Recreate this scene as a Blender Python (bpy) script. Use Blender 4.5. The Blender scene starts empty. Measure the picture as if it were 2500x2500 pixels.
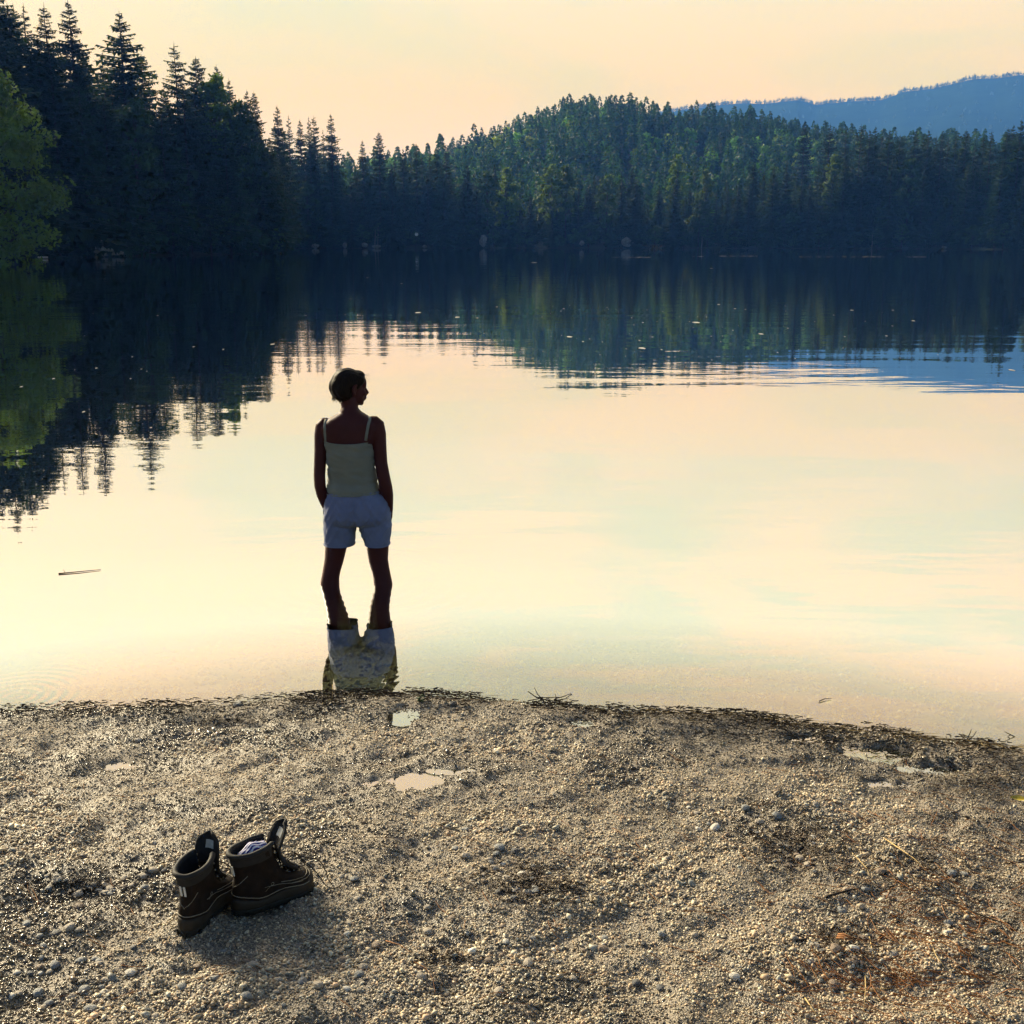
import bpy, bmesh, math, random
import numpy as np
from mathutils import Vector, Matrix, noise as mnoise

R = math.radians
S = bpy.context.scene
COL = S.collection

# ------------------------------------------------------------------ camera
F_PX = 2895.0            # focal length in pixels of the 2500 px picture
PITCH = R(13.0)
CAM_H = 1.9
cam_d = bpy.data.cameras.new('camera')
cam = bpy.data.objects.new('camera', cam_d)
COL.objects.link(cam)
cam.location = (0, 0, CAM_H)
cam.rotation_euler = (R(90) - PITCH, 0, 0)
cam_d.sensor_width = 36
cam_d.lens = 36 * F_PX / 2500
cam_d.clip_start = 0.05
cam_d.clip_end = 20000
S.camera = cam

# ------------------------------------------------------------------ sky
SUN_AZ, SUN_EL = -42.0, 23.0      # degrees; azimuth from the view direction, left is negative
w = bpy.data.worlds.new('World')
S.world = w
w.use_nodes = True
wn, wl = w.node_tree.nodes, w.node_tree.links
wn.clear()
def WN(t, **kw):
    n = wn.new(t)
    for k, v in kw.items():
        setattr(n, k, v)
    return n
wout = WN('ShaderNodeOutputWorld')
bg = WN('ShaderNodeBackground')
sky = WN('ShaderNodeTexSky', sky_type='NISHITA', sun_disc=False)
sky.sun_elevation = R(SUN_EL)
sky.sun_rotation = R(SUN_AZ)
sky.altitude = 800
sky.air_density = 1.0
sky.dust_density = 2.0
sky.ozone_density = 1.0
tc = WN('ShaderNodeTexCoord')
sep = WN('ShaderNodeSeparateXYZ')
wl.new(tc.outputs['Generated'], sep.inputs[0])
# an evening veil of thin high cloud, peach low down and paler above, that warms the clear sky behind it
veil = WN('ShaderNodeValToRGB')
veil.color_ramp.elements[0].position = 0.0
veil.color_ramp.elements[0].color = (0.60, 0.37, 0.06, 1)
veil.color_ramp.elements[1].position = 1.0
veil.color_ramp.elements[1].color = (0.22, 0.27, 0.36, 1)
for pos, c in ((0.11, (0.58, 0.41, 0.11)), (0.18, (0.57, 0.50, 0.31)), (0.34, (0.80, 0.69, 0.48)), (0.5, (0.82, 0.72, 0.50)), (0.7, (0.40, 0.41, 0.44))):
    e = veil.color_ramp.elements.new(pos)
    e.color = (*c, 1)
wl.new(sep.outputs['Z'], veil.inputs['Fac'])
# the veil thins out away from the sunset
front = WN('ShaderNodeVectorMath', operation='DOT_PRODUCT')
wl.new(tc.outputs['Generated'], front.inputs[0])
front.inputs[1].default_value = (math.sin(R(-12)), math.cos(R(-12)), 0.0)
fr = WN('ShaderNodeMapRange', interpolation_type='SMOOTHSTEP')
fr.inputs['From Min'].default_value = -0.15
fr.inputs['From Max'].default_value = 0.95
fr.inputs['To Min'].default_value = 0.0
fr.inputs['To Max'].default_value = 0.84
wl.new(front.outputs['Value'], fr.inputs['Value'])
# soft streaks of cloud
mp = WN('ShaderNodeMapping')
mp.inputs['Scale'].default_value = (1.3, 1.0, 5.0)
mp.inputs['Location'].default_value = (5.1, 1.0, 0.0)
mp.inputs['Rotation'].default_value = (0, R(14), 0)
wl.new(tc.outputs['Generated'], mp.inputs[0])
cn = WN('ShaderNodeTexNoise')
cn.inputs['Scale'].default_value = 2.6
cn.inputs['Detail'].default_value = 5
cn.inputs['Roughness'].default_value = 0.5
cn.inputs['Distortion'].default_value = 0.5
wl.new(mp.outputs[0], cn.inputs[0])
cr = WN('ShaderNodeMapRange', interpolation_type='SMOOTHSTEP')
cr.inputs['From Min'].default_value = 0.38
cr.inputs['From Max'].default_value = 0.62
wl.new(cn.outputs[0], cr.inputs['Value'])
tint = WN('ShaderNodeMix', data_type='RGBA')
tint.inputs['A'].default_value = (0.80, 0.92, 0.93, 1)
tint.inputs['B'].default_value = (1.12, 0.96, 0.88, 1)
wl.new(cr.outputs[0], tint.inputs['Factor'])
hgt = WN('ShaderNodeMapRange', interpolation_type='SMOOTHSTEP')
hgt.inputs['From Min'].default_value = 0.14
hgt.inputs['From Max'].default_value = 0.30
hgt.inputs['To Min'].default_value = 0.55
wl.new(sep.outputs['Z'], hgt.inputs['Value'])
vm = WN('ShaderNodeMix', data_type='RGBA', blend_type='MULTIPLY')
wl.new(hgt.outputs[0], vm.inputs['Factor'])
wl.new(veil.outputs[0], vm.inputs['A'])
wl.new(tint.outputs['Result'], vm.inputs['B'])
ns = WN('ShaderNodeVectorMath', operation='MULTIPLY')
wl.new(sky.outputs[0], ns.inputs[0])
SKY_K = 0.05
ns.inputs[1].default_value = (SKY_K, SKY_K, SKY_K)
mixv = WN('ShaderNodeMix', data_type='RGBA')
wl.new(fr.outputs[0], mixv.inputs['Factor'])
wl.new(ns.outputs[0], mixv.inputs['A'])
wl.new(vm.outputs['Result'], mixv.inputs['B'])
wl.new(mixv.outputs['Result'], bg.inputs['Color'])
bg.inputs['Strength'].default_value = 1.0
wl.new(bg.outputs[0], wout.inputs[0])

# ------------------------------------------------------------------ sun (low, veiled by cloud)
sd = bpy.data.lights.new('sun', 'SUN')
sd.energy = 5.0
sd.angle = R(18)
sd.color = (1.0, 0.91, 0.78)
sun = bpy.data.objects.new('sun', sd)
COL.objects.link(sun)
sdir = Vector((math.sin(R(SUN_AZ)) * math.cos(R(SUN_EL)), math.cos(R(SUN_AZ)) * math.cos(R(SUN_EL)), math.sin(R(SUN_EL))))
sun.rotation_euler = (-sdir).to_track_quat('-Z', 'Y').to_euler()
sun.location = sdir * 50

S.view_settings.view_transform = 'Standard'
S.view_settings.look = 'None'
S.view_settings.exposure = 0.92
S.view_settings.gamma = 1.0
S.view_settings.use_curve_mapping = False
S.render.engine = 'CYCLES'
S.cycles.use_denoising = True
S.cycles.use_adaptive_sampling = True
S.cycles.adaptive_threshold = 0.03
S.cycles.max_bounces = 5
S.cycles.diffuse_bounces = 1
S.cycles.glossy_bounces = 3
S.cycles.transmission_bounces = 3
S.cycles.volume_bounces = 0
S.cycles.transparent_max_bounces = 12
S.cycles.sample_clamp_indirect = 4
S.cycles.caustics_reflective = False
S.cycles.caustics_refractive = False

# ------------------------------------------------------------------ helpers
rng = np.random.default_rng(7)
random.seed(7)
CP, SP = math.cos(PITCH), math.sin(PITCH)

def ray(px, py):
    u, v = (px - 1250) / F_PX, -(py - 1250) / F_PX
    return Vector((u, CP + SP * v, -SP + CP * v))

def at_y(px, py, Y):                 # measured point of the photo on the upright plane at distance Y
    d = ray(px, py)
    return Vector((d.x * Y / d.y, Y, CAM_H + d.z * Y / d.y))

def at_z(px, py, Z):                 # measured point on a level plane
    d = ray(px, py)
    k = (Z - CAM_H) / d.z
    return Vector((d.x * k, d.y * k, Z))

def tag(o, label=None, cat=None, group=None, kind=None):
    if label: o['label'] = label
    if cat: o['category'] = cat
    if group: o['group'] = group
    if kind: o['kind'] = kind
    return o

def empty(name, loc=(0, 0, 0), rz=0.0):
    o = bpy.data.objects.new(name, None)
    o.empty_display_size = 0.2
    o.location = loc
    o.rotation_euler = (0, 0, rz)
    COL.objects.link(o)
    return o

def link(name, me, mat=None, parent=None, smooth=False):
    o = bpy.data.objects.new(name, me)
    COL.objects.link(o)
    if mat is not None and not me.materials:
        me.materials.append(mat)
    if parent is not None:
        o.parent = parent
    if smooth:
        me.polygons.foreach_set('use_smooth', np.ones(len(me.polygons), dtype=bool))
    return o

def mesh_np(name, V, Fc, nper):
    """V (n,3) array, Fc (m,nper) array -> mesh, fast."""
    me = bpy.data.meshes.new(name)
    V = np.asarray(V, dtype=np.float32)
    Fc = np.asarray(Fc, dtype=np.int32)
    me.vertices.add(len(V))
    me.vertices.foreach_set('co', V.ravel())
    me.loops.add(Fc.size)
    me.loops.foreach_set('vertex_index', Fc.ravel())
    me.polygons.add(len(Fc))
    me.polygons.foreach_set('loop_start', np.arange(0, Fc.size, nper, dtype=np.int32))
    me.update(calc_edges=True)
    return me

def set_col(me, cols, name='tint'):
    a = me.color_attributes.new(name, 'FLOAT_COLOR', 'POINT')
    c = np.ones((len(cols), 4), dtype=np.float32)
    c[:, :np.shape(cols)[1]] = cols
    a.data.foreach_set('color', c.ravel())

class MB:
    """collects tubes, lofts and boxes into one mesh"""
    def __init__(self):
        self.v, self.f = [], []
    def rings(self, rings, cap=True, closed=True):
        b = len(self.v)
        n = len(rings[0])
        for r in rings:
            self.v.extend([tuple(p) for p in r])
        for i in range(len(rings) - 1):
            for j in range(n if closed else n - 1):
                k = (j + 1) % n
                self.f.append((b + i * n + j, b + i * n + k, b + (i + 1) * n + k, b + (i + 1) * n + j))
        if cap:
            self.f.append(tuple(b + j for j in reversed(range(n))))
            e = b + (len(rings) - 1) * n
            self.f.append(tuple(e + j for j in range(n)))
        return self
    def tube(self, pts, rads, n=8, cap=True, flat=1.0):
        pts = [Vector(p) for p in pts]
        if not hasattr(rads, '__len__'):
            rads = [rads] * len(pts)
        rings = []
        ref = None
        for i, p in enumerate(pts):
            t = (pts[min(i + 1, len(pts) - 1)] - pts[max(i - 1, 0)]).normalized()
            if ref is None:
                ref = Vector((0, 0, 1)) if abs(t.z) < 0.8 else Vector((1, 0, 0))
            a = (ref - t * ref.dot(t)).normalized()
            ref = a
            c = t.cross(a)
            rings.append([p + (a * math.cos(2 * math.pi * j / n) * flat + c * math.sin(2 * math.pi * j / n)) * rads[i] for j in range(n)])
        return self.rings(rings, cap)
    def ellipsoid(self, c, r, n=20, m=12, M=None):
        c = Vector(c)
        b = len(self.v)
        M = M or Matrix.Identity(3)
        rings = []
        for i in range(1, m):
            a = math.pi * i / m
            rings.append([c + M @ Vector((r[0] * math.sin(a) * math.cos(2 * math.pi * j / n), r[1] * math.sin(a) * math.sin(2 * math.pi * j / n), -r[2] * math.cos(a))) for j in range(n)])
        self.rings(rings, cap=False)
        bot, top = len(self.v), len(self.v) + 1
        self.v.append(tuple(c + M @ Vector((0, 0, -r[2]))))
        self.v.append(tuple(c + M @ Vector((0, 0, r[2]))))
        e = b + (m - 2) * n
        for j in range(n):
            k = (j + 1) % n
            self.f.append((bot, b + k, b + j))
            self.f.append((top, e + j, e + k))
        return self
    def box(self, c, s, M=None):
        c = Vector(c)
        M = M or Matrix.Identity(3)
        b = len(self.v)
        for dx in (-.5, .5):
            for dy in (-.5, .5):
                for dz in (-.5, .5):
                    self.v.append(tuple(c + M @ Vector((dx * s[0], dy * s[1], dz * s[2]))))
        for q in ((0, 1, 3, 2), (4, 6, 7, 5), (0, 4, 5, 1), (2, 3, 7, 6), (0, 2, 6, 4), (1, 5, 7, 3)):
            self.f.append(tuple(b + i for i in q))
        return self
    def mesh(self, name):
        me = bpy.data.meshes.new(name)
        me.from_pydata(self.v, [], self.f)
        me.update()
        return me
    def build(self, name, mat, parent=None, smooth=True):
        return link(name, self.mesh(name), mat, parent, smooth)

def remeshed(me, voxel, smooth=4, fac=0.5, extra=None):
    """union of the closed shells in ME as one continuous surface"""
    o = bpy.data.objects.new('work', me)
    COL.objects.link(o)
    m = o.modifiers.new('r', 'REMESH')
    m.mode = 'VOXEL'
    m.voxel_size = voxel
    m.use_smooth_shade = True
    s = o.modifiers.new('s', 'SMOOTH')
    s.iterations = smooth
    s.factor = fac
    dg = bpy.context.evaluated_depsgraph_get()
    out = bpy.data.meshes.new_from_object(o.evaluated_get(dg))
    bpy.data.objects.remove(o)
    bpy.data.meshes.remove(me)
    return out

def recalc(me):
    bm = bmesh.new()
    bm.from_mesh(me)
    bmesh.ops.recalc_face_normals(bm, faces=bm.faces)
    bm.to_mesh(me)
    bm.free()
    return me

def vnoise(x, y, seed=0):
    """smooth value noise on arrays, 0..1"""
    x, y = np.asarray(x, dtype=np.float64), np.asarray(y, dtype=np.float64)
    xi, yi = np.floor(x).astype(np.int64), np.floor(y).astype(np.int64)
    fx, fy = x - xi, y - yi
    fx, fy = fx * fx * (3 - 2 * fx), fy * fy * (3 - 2 * fy)
    def h(a, b):
        n = (a * 374761393 + b * 668265263 + seed * 974634777) & 0x7fffffff
        n = ((n ^ (n >> 13)) * 1274126177) & 0x7fffffff
        return ((n ^ (n >> 16)) & 0xffff) / 65535.0
    return (h(xi, yi) * (1 - fx) + h(xi + 1, yi) * fx) * (1 - fy) + (h(xi, yi + 1) * (1 - fx) + h(xi + 1, yi + 1) * fx) * fy

def fbm(x, y, octaves=4, seed=0):
    s, a, t = 0.0, 1.0, 0.0
    for k in range(octaves):
        s = s + a * vnoise(x * 2 ** k + 17.3 * k, y * 2 ** k - 9.1 * k, seed + k)
        t += a
        a *= 0.5
    return s / t

def sstep(a, b, x):
    t = np.clip((x - a) / (b - a), 0, 1)
    return t * t * (3 - 2 * t)

# ------------------------------------------------------------------ materials
def new_mat(name):
    m = bpy.data.materials.new(name)
    m.use_nodes = True
    nt = m.node_tree
    b = nt.nodes['Principled BSDF']
    return m, nt, b

def N(nt, t, **kw):
    n = nt.nodes.new(t)
    for k, v in kw.items():
        setattr(n, k, v)
    return n

def plain(name, col, rough=0.7, var=0.15, scale=30.0, bump=0.0, bscale=200.0, bdist=0.001, spec=0.3, metal=0.0):
    m, nt, b = new_mat(name)
    t = N(nt, 'ShaderNodeTexCoord')
    n = N(nt, 'ShaderNodeTexNoise')
    n.inputs['Scale'].default_value = scale
    n.inputs['Detail'].default_value = 5
    nt.links.new(t.outputs['Object'], n.inputs[0])
    r = N(nt, 'ShaderNodeMapRange')
    r.inputs['From Min'].default_value = 0.3
    r.inputs['From Max'].default_value = 0.7
    r.inputs['To Min'].default_value = 1 - var
    r.inputs['To Max'].default_value = 1 + var
    nt.links.new(n.outputs[0], r.inputs['Value'])
    v = N(nt, 'ShaderNodeVectorMath', operation='SCALE')
    v.inputs[0].default_value = col
    nt.links.new(r.outputs[0], v.inputs['Scale'])
    nt.links.new(v.outputs[0], b.inputs['Base Color'])
    b.inputs['Roughness'].default_value = rough
    b.inputs['Specular IOR Level'].default_value = spec
    b.inputs['Metallic'].default_value = metal
    if bump:
        n2 = N(nt, 'ShaderNodeTexNoise')
        n2.inputs['Scale'].default_value = bscale
        n2.inputs['Detail'].default_value = 3
        nt.links.new(t.outputs['Object'], n2.inputs[0])
        bp = N(nt, 'ShaderNodeBump')
        bp.inputs['Strength'].default_value = bump
        bp.inputs['Distance'].default_value = bdist
        nt.links.new(n2.outputs[0], bp.inputs['Height'])
        nt.links.new(bp.outputs[0], b.inputs['Normal'])
    return m

def foliage(name, col, trans, trans_col, use_tint=False):
    m, nt, b = new_mat(name)
    out = nt.nodes['Material Output']
    t = N(nt, 'ShaderNodeTexCoord')
    n = N(nt, 'ShaderNodeTexNoise')
    n.inputs['Scale'].default_value = 0.55
    n.inputs['Detail'].default_value = 4
    nt.links.new(t.outputs['Object'], n.inputs[0])
    r = N(nt, 'ShaderNodeMapRange')
    r.inputs['From Min'].default_value = 0.3
    r.inputs['From Max'].default_value = 0.7
    r.inputs['To Min'].default_value = 0.6
    r.inputs['To Max'].default_value = 1.4
    nt.links.new(n.outputs[0], r.inputs['Value'])
    info = N(nt, 'ShaderNodeObjectInfo')
    r2 = N(nt, 'ShaderNodeMapRange')
    r2.inputs['To Min'].default_value = 0.75
    r2.inputs['To Max'].default_value = 1.25
    nt.links.new(info.outputs['Random'], r2.inputs['Value'])
    mu = N(nt, 'ShaderNodeMath', operation='MULTIPLY')
    nt.links.new(r.outputs[0], mu.inputs[0])
    nt.links.new(r2.outputs[0], mu.inputs[1])
    v = N(nt, 'ShaderNodeVectorMath', operation='SCALE')
    v2 = N(nt, 'ShaderNodeVectorMath', operation='SCALE')
    v.inputs[0].default_value = col
    v2.inputs[0].default_value = trans_col
    if use_tint:
        at = N(nt, 'ShaderNodeAttribute', attribute_name='tint')
        nt.links.new(at.outputs['Color'], v.inputs[0])
        k = N(nt, 'ShaderNodeVectorMath', operation='MULTIPLY')
        k.inputs[1].default_value = (1.5, 1.3, 0.5)
        nt.links.new(at.outputs['Color'], k.inputs[0])
        nt.links.new(k.outputs[0], v2.inputs[0])
    nt.links.new(mu.outputs[0], v.inputs['Scale'])
    nt.links.new(mu.outputs[0], v2.inputs['Scale'])
    nt.links.new(v.outputs[0], b.inputs['Base Color'])
    b.inputs['Roughness'].default_value = 0.6
    b.inputs['Specular IOR Level'].default_value = 0.25
    tr = N(nt, 'ShaderNodeBsdfTranslucent')
    nt.links.new(v2.outputs[0], tr.inputs[0])
    mx = N(nt, 'ShaderNodeMixShader')
    mx.inputs[0].default_value = trans
    nt.links.new(b.outputs[0], mx.inputs[1])
    nt.links.new(tr.outputs[0], mx.inputs[2])
    nt.links.new(mx.outputs[0], out.inputs[0])
    return m

M = {}
M['needles'] = foliage('spruce_needles', (0.018, 0.050, 0.014), 0.22, (0.030, 0.062, 0.008))
M['leaves'] = foliage('broad_leaves', (0.042, 0.095, 0.026), 0.30, (0.06, 0.10, 0.014))
M['leaves_light'] = foliage('pale_broad_leaves', (0.085, 0.165, 0.034), 0.40, (0.11, 0.165, 0.020))
M['forest'] = foliage('hillside_leaves', (0.03, 0.06, 0.02), 0.3, (0.06, 0.09, 0.01), use_tint=True)
M['bark'] = plain('bark', (0.055, 0.042, 0.032), 0.9, 0.4, 3.0)
M['pale_bark'] = plain('pale_bark', (0.15, 0.14, 0.125), 0.9, 0.3, 4.0)
M['rock'] = plain('pale_rock', (0.20, 0.195, 0.18), 0.9, 0.35, 2.0, 0.6, 5.0, 0.1)

def ground_mat():
    m, nt, b = new_mat('forest_floor')
    t = N(nt, 'ShaderNodeTexCoord')
    n = N(nt, 'ShaderNodeTexNoise')
    n.inputs['Scale'].default_value = 0.12
    n.inputs['Detail'].default_value = 8
    nt.links.new(t.outputs['Object'], n.inputs[0])
    r = N(nt, 'ShaderNodeValToRGB')
    r.color_ramp.elements[0].position = 0.35
    r.color_ramp.elements[0].color = (0.030, 0.028, 0.018, 1)
    r.color_ramp.elements[1].position = 0.65
    r.color_ramp.elements[1].color = (0.045, 0.070, 0.025, 1)
    nt.links.new(n.outputs[0], r.inputs[0])
    nt.links.new(r.outputs[0], b.inputs['Base Color'])
    b.inputs['Roughness'].default_value = 0.95
    return m
M['ground'] = ground_mat()

def beach_mat():
    """damp grey-brown grit between the pebbles"""
    m, nt, b = new_mat('beach_grit')
    t = N(nt, 'ShaderNodeTexCoord')
    big = N(nt, 'ShaderNodeTexNoise')
    big.inputs['Scale'].default_value = 3.0
    big.inputs['Detail'].default_value = 6
    nt.links.new(t.outputs['Object'], big.inputs[0])
    vor = N(nt, 'ShaderNodeTexVoronoi')
    vor.inputs['Scale'].default_value = 240
    nt.links.new(t.outputs['Object'], vor.inputs[0])
    bw = N(nt, 'ShaderNodeSeparateColor')
    nt.links.new(vor.outputs['Color'], bw.inputs[0])
    r = N(nt, 'ShaderNodeValToRGB')
    r.color_ramp.elements[0].position = 0.0
    r.color_ramp.elements[0].color = (0.075, 0.062, 0.046, 1)
    r.color_ramp.elements[1].position = 1.0
    r.color_ramp.elements[1].color = (0.42, 0.35, 0.26, 1)
    nt.links.new(bw.outputs[0], r.inputs[0])
    mr = N(nt, 'ShaderNodeMapRange')
    mr.inputs['From Min'].default_value = 0.3
    mr.inputs['From Max'].default_value = 0.7
    mr.inputs['To Min'].default_value = 0.6
    mr.inputs['To Max'].default_value = 1.25
    nt.links.new(big.outputs[0], mr.inputs['Value'])
    sc = N(nt, 'ShaderNodeVectorMath', operation='SCALE')
    nt.links.new(r.outputs[0], sc.inputs[0])
    nt.links.new(mr.outputs[0], sc.inputs['Scale'])
    nt.links.new(sc.outputs[0], b.inputs['Base Color'])
    rr = N(nt, 'ShaderNodeMapRange')
    rr.inputs['From Min'].default_value = 0.35
    rr.inputs['From Max'].default_value = 0.65
    rr.inputs['To Min'].default_value = 0.35
    rr.inputs['To Max'].default_value = 0.8
    nt.links.new(big.outputs[0], rr.inputs['Value'])
    nt.links.new(rr.outputs[0], b.inputs['Roughness'])
    bp = N(nt, 'ShaderNodeBump', invert=True)
    bp.inputs['Strength'].default_value = 1.0
    bp.inputs['Distance'].default_value = 0.003
    nt.links.new(vor.outputs['Distance'], bp.inputs['Height'])
    nt.links.new(bp.outputs[0], b.inputs['Normal'])
    return m
M['beach'] = beach_mat()

def pebble_mat():
    m, nt, b = new_mat('pebble_stone')
    at = N(nt, 'ShaderNodeAttribute', attribute_name='tint')
    t = N(nt, 'ShaderNodeTexCoord')
    n = N(nt, 'ShaderNodeTexNoise')
    n.inputs['Scale'].default_value = 260
    n.inputs['Detail'].default_value = 3
    nt.links.new(t.outputs['Object'], n.inputs[0])
    mr = N(nt, 'ShaderNodeMapRange')
    mr.inputs['From Min'].default_value = 0.3
    mr.inputs['From Max'].default_value = 0.7
    mr.inputs['To Min'].default_value = 0.75
    mr.inputs['To Max'].default_value = 1.25
    nt.links.new(n.outputs[0], mr.inputs['Value'])
    sc = N(nt, 'ShaderNodeVectorMath', operation='SCALE')
    nt.links.new(at.outputs['Color'], sc.inputs[0])
    nt.links.new(mr.outputs[0], sc.inputs['Scale'])
    nt.links.new(sc.outputs[0], b.inputs['Base Color'])
    rg = N(nt, 'ShaderNodeMapRange')          # alpha of the tint is dryness: wet stones shine
    rg.inputs['To Min'].default_value = 0.16
    rg.inputs['To Max'].default_value = 0.62
    nt.links.new(at.outputs['Alpha'], rg.inputs['Value'])
    nt.links.new(rg.outputs[0], b.inputs['Roughness'])
    b.inputs['Specular IOR Level'].default_value = 0.5
    return m
M['pebble'] = pebble_mat()

def water_mat(name, ripples=True, film=0.0):
    m, nt, b = new_mat(name)
    out = nt.nodes['Material Output']
    nt.nodes.remove(b)
    gl = N(nt, 'ShaderNodeBsdfGlossy')
    gl.inputs['Roughness'].default_value = 0.0
    gl.inputs['Color'].default_value = (0.97, 0.97, 0.97, 1)
    tr = N(nt, 'ShaderNodeBsdfTransparent')
    tr.inputs[0].default_value = (0.62, 0.68, 0.54, 1)
    lw = N(nt, 'ShaderNodeLayerWeight')
    cv = N(nt, 'ShaderNodeValToRGB')
    cv.color_ramp.elements[0].position = 0.0
    cv.color_ramp.elements[0].color = (0.05,) * 3 + (1,)
    cv.color_ramp.elements[1].position = 1.0
    cv.color_ramp.elements[1].color = (0.98,) * 3 + (1,)
    for p, c in ((0.35, 0.16), (0.55, 0.34), (0.63, 0.44), (0.65, 0.54), (0.674, 0.78), (0.692, 0.94), (0.90, 0.96)):
        e = cv.color_ramp.elements.new(p)
        c = c + film * (1 - c)
        e.color = (c, c, c, 1)
    nt.links.new(lw.outputs['Facing'], cv.inputs[0])
    mx = N(nt, 'ShaderNodeMixShader')
    nt.links.new(cv.outputs[0], mx.inputs[0])
    nt.links.new(tr.outputs[0], mx.inputs[1])
    nt.links.new(gl.outputs[0], mx.inputs[2])
    nt.links.new(mx.outputs[0], out.inputs[0])
    t = N(nt, 'ShaderNodeTexCoord')
    def layer(sx, sy, scale, detail, rot=0.0):
        mp = N(nt, 'ShaderNodeMapping')
        mp.inputs['Scale'].default_value = (sx, sy, 1)
        mp.inputs['Rotation'].default_value = (0, 0, rot)
        nt.links.new(t.outputs['Object'], mp.inputs[0])
        n = N(nt, 'ShaderNodeTexNoise')
        n.inputs['Scale'].default_value = scale
        n.inputs['Detail'].default_value = detail
        nt.links.new(mp.outputs[0], n.inputs[0])
        return n.outputs[0]
    def math_(op, a, b_):
        n = N(nt, 'ShaderNodeMath', operation=op)
        for i, x in enumerate((a, b_)):
            if hasattr(x, 'links'):
                nt.links.new(x, n.inputs[i])
            else:
                n.inputs[i].default_value = x
        return n.outputs[0]
    if ripples:
        patch = N(nt, 'ShaderNodeMapRange', interpolation_type='SMOOTHSTEP')
        patch.inputs['From Min'].default_value = 0.42
        patch.inputs['From Max'].default_value = 0.62
        patch.inputs['To Min'].default_value = 0.25
        nt.links.new(layer(0.25, 0.5, 0.35, 2), patch.inputs['Value'])
        h = math_('MULTIPLY', layer(0.35, 1.0, 2.6, 2, 0.12), patch.outputs[0])
        h = math_('ADD', h, math_('MULTIPLY', layer(0.2, 1.0, 0.55, 1, -0.05), 2.2))
        h = math_('ADD', h, math_('MULTIPLY', layer(0.5, 1.0, 13.0, 2, 0.2), math_('MULTIPLY', patch.outputs[0], 0.05)))
        # faint rings spreading from where the wader stands and from two spots by the shore
        for (cx, cy, wl_, far, amp) in RINGS:
            sep = N(nt, 'ShaderNodeVectorMath', operation='DISTANCE')
            nt.links.new(t.outputs['Object'], sep.inputs[0])
            sep.inputs[1].default_value = (cx, cy, 0)
            s = math_('SINE', math_('MULTIPLY', sep.outputs['Value'], 2 * math.pi / wl_), 0)
            f = N(nt, 'ShaderNodeMapRange', interpolation_type='SMOOTHSTEP')
            f.inputs['From Min'].default_value = 0.0
            f.inputs['From Max'].default_value = far
            f.inputs['To Min'].default_value = amp
            f.inputs['To Max'].default_value = 0.0
            nt.links.new(sep.outputs['Value'], f.inputs['Value'])
            h = math_('ADD', h, math_('MULTIPLY', s, f.outputs[0]))
        bp = N(nt, 'ShaderNodeBump')
        bp.inputs['Strength'].default_value = 1.0
        bp.inputs['Distance'].default_value = 0.0042
        nt.links.new(h, bp.inputs['Height'])
        nt.links.new(bp.outputs[0], gl.inputs['Normal'])
    return m

# ------------------------------------------------------------------ terrain
HORIZON_Y = 1250 - F_PX * math.tan(PITCH)
def az_of(px):
    d = ray(px, HORIZON_Y)
    return math.atan2(d.x, d.y)

# shore of the near beach: photo points of the waterline
_shore_px = [(-700, 1735), (0, 1738), (300, 1728), (560, 1722), (700, 1708), (900, 1700), (1050, 1698), (1250, 1718), (1400, 1728),
             (1560, 1742), (1750, 1752), (1950, 1768), (2150, 1785), (2300, 1812), (2500, 1835), (2900, 1880)]
_sp = [at_z(x, y, 0) for x, y in _shore_px]
SX = np.array([-60.0] + [p.x for p in _sp] + [60.0])
SY = np.array([_sp[0].y - 6] + [p.y for p in _sp] + [_sp[-1].y - 12])

_far_px = [(-4000, 60), (-1200, 95), (-300, 112), (0, 121), (300, 135), (560, 148), (676, 158), (700, 233), (1000, 238), (1500, 238), (2000, 237), (2300, 234), (2400, 226), (2600, 222), (3500, 180), (6000, 60)]
FA = np.array([az_of(x) for x, d in _far_px])
FD = np.array([d for x, d in _far_px], dtype=float)
# hill behind the far shore: height of the ground's crest by azimuth, from the skyline less the trees
_hill_px = [(500, 520), (800, 480), (950, 440), (1100, 405), (1200, 372), (1300, 335), (1380, 300), (1440, 292), (1520, 296), (1640, 314), (1780, 332), (1900, 356), (2000, 376), (2120, 400), (2300, 420), (2600, 440), (3200, 480)]
HILL_R = 520.0
HA = np.array([az_of(x) for x, y in _hill_px])
HZ = np.array([HILL_R * math.tan(math.atan((1250 - (y + 34)) / F_PX) - PITCH) for x, y in _hill_px])

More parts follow.
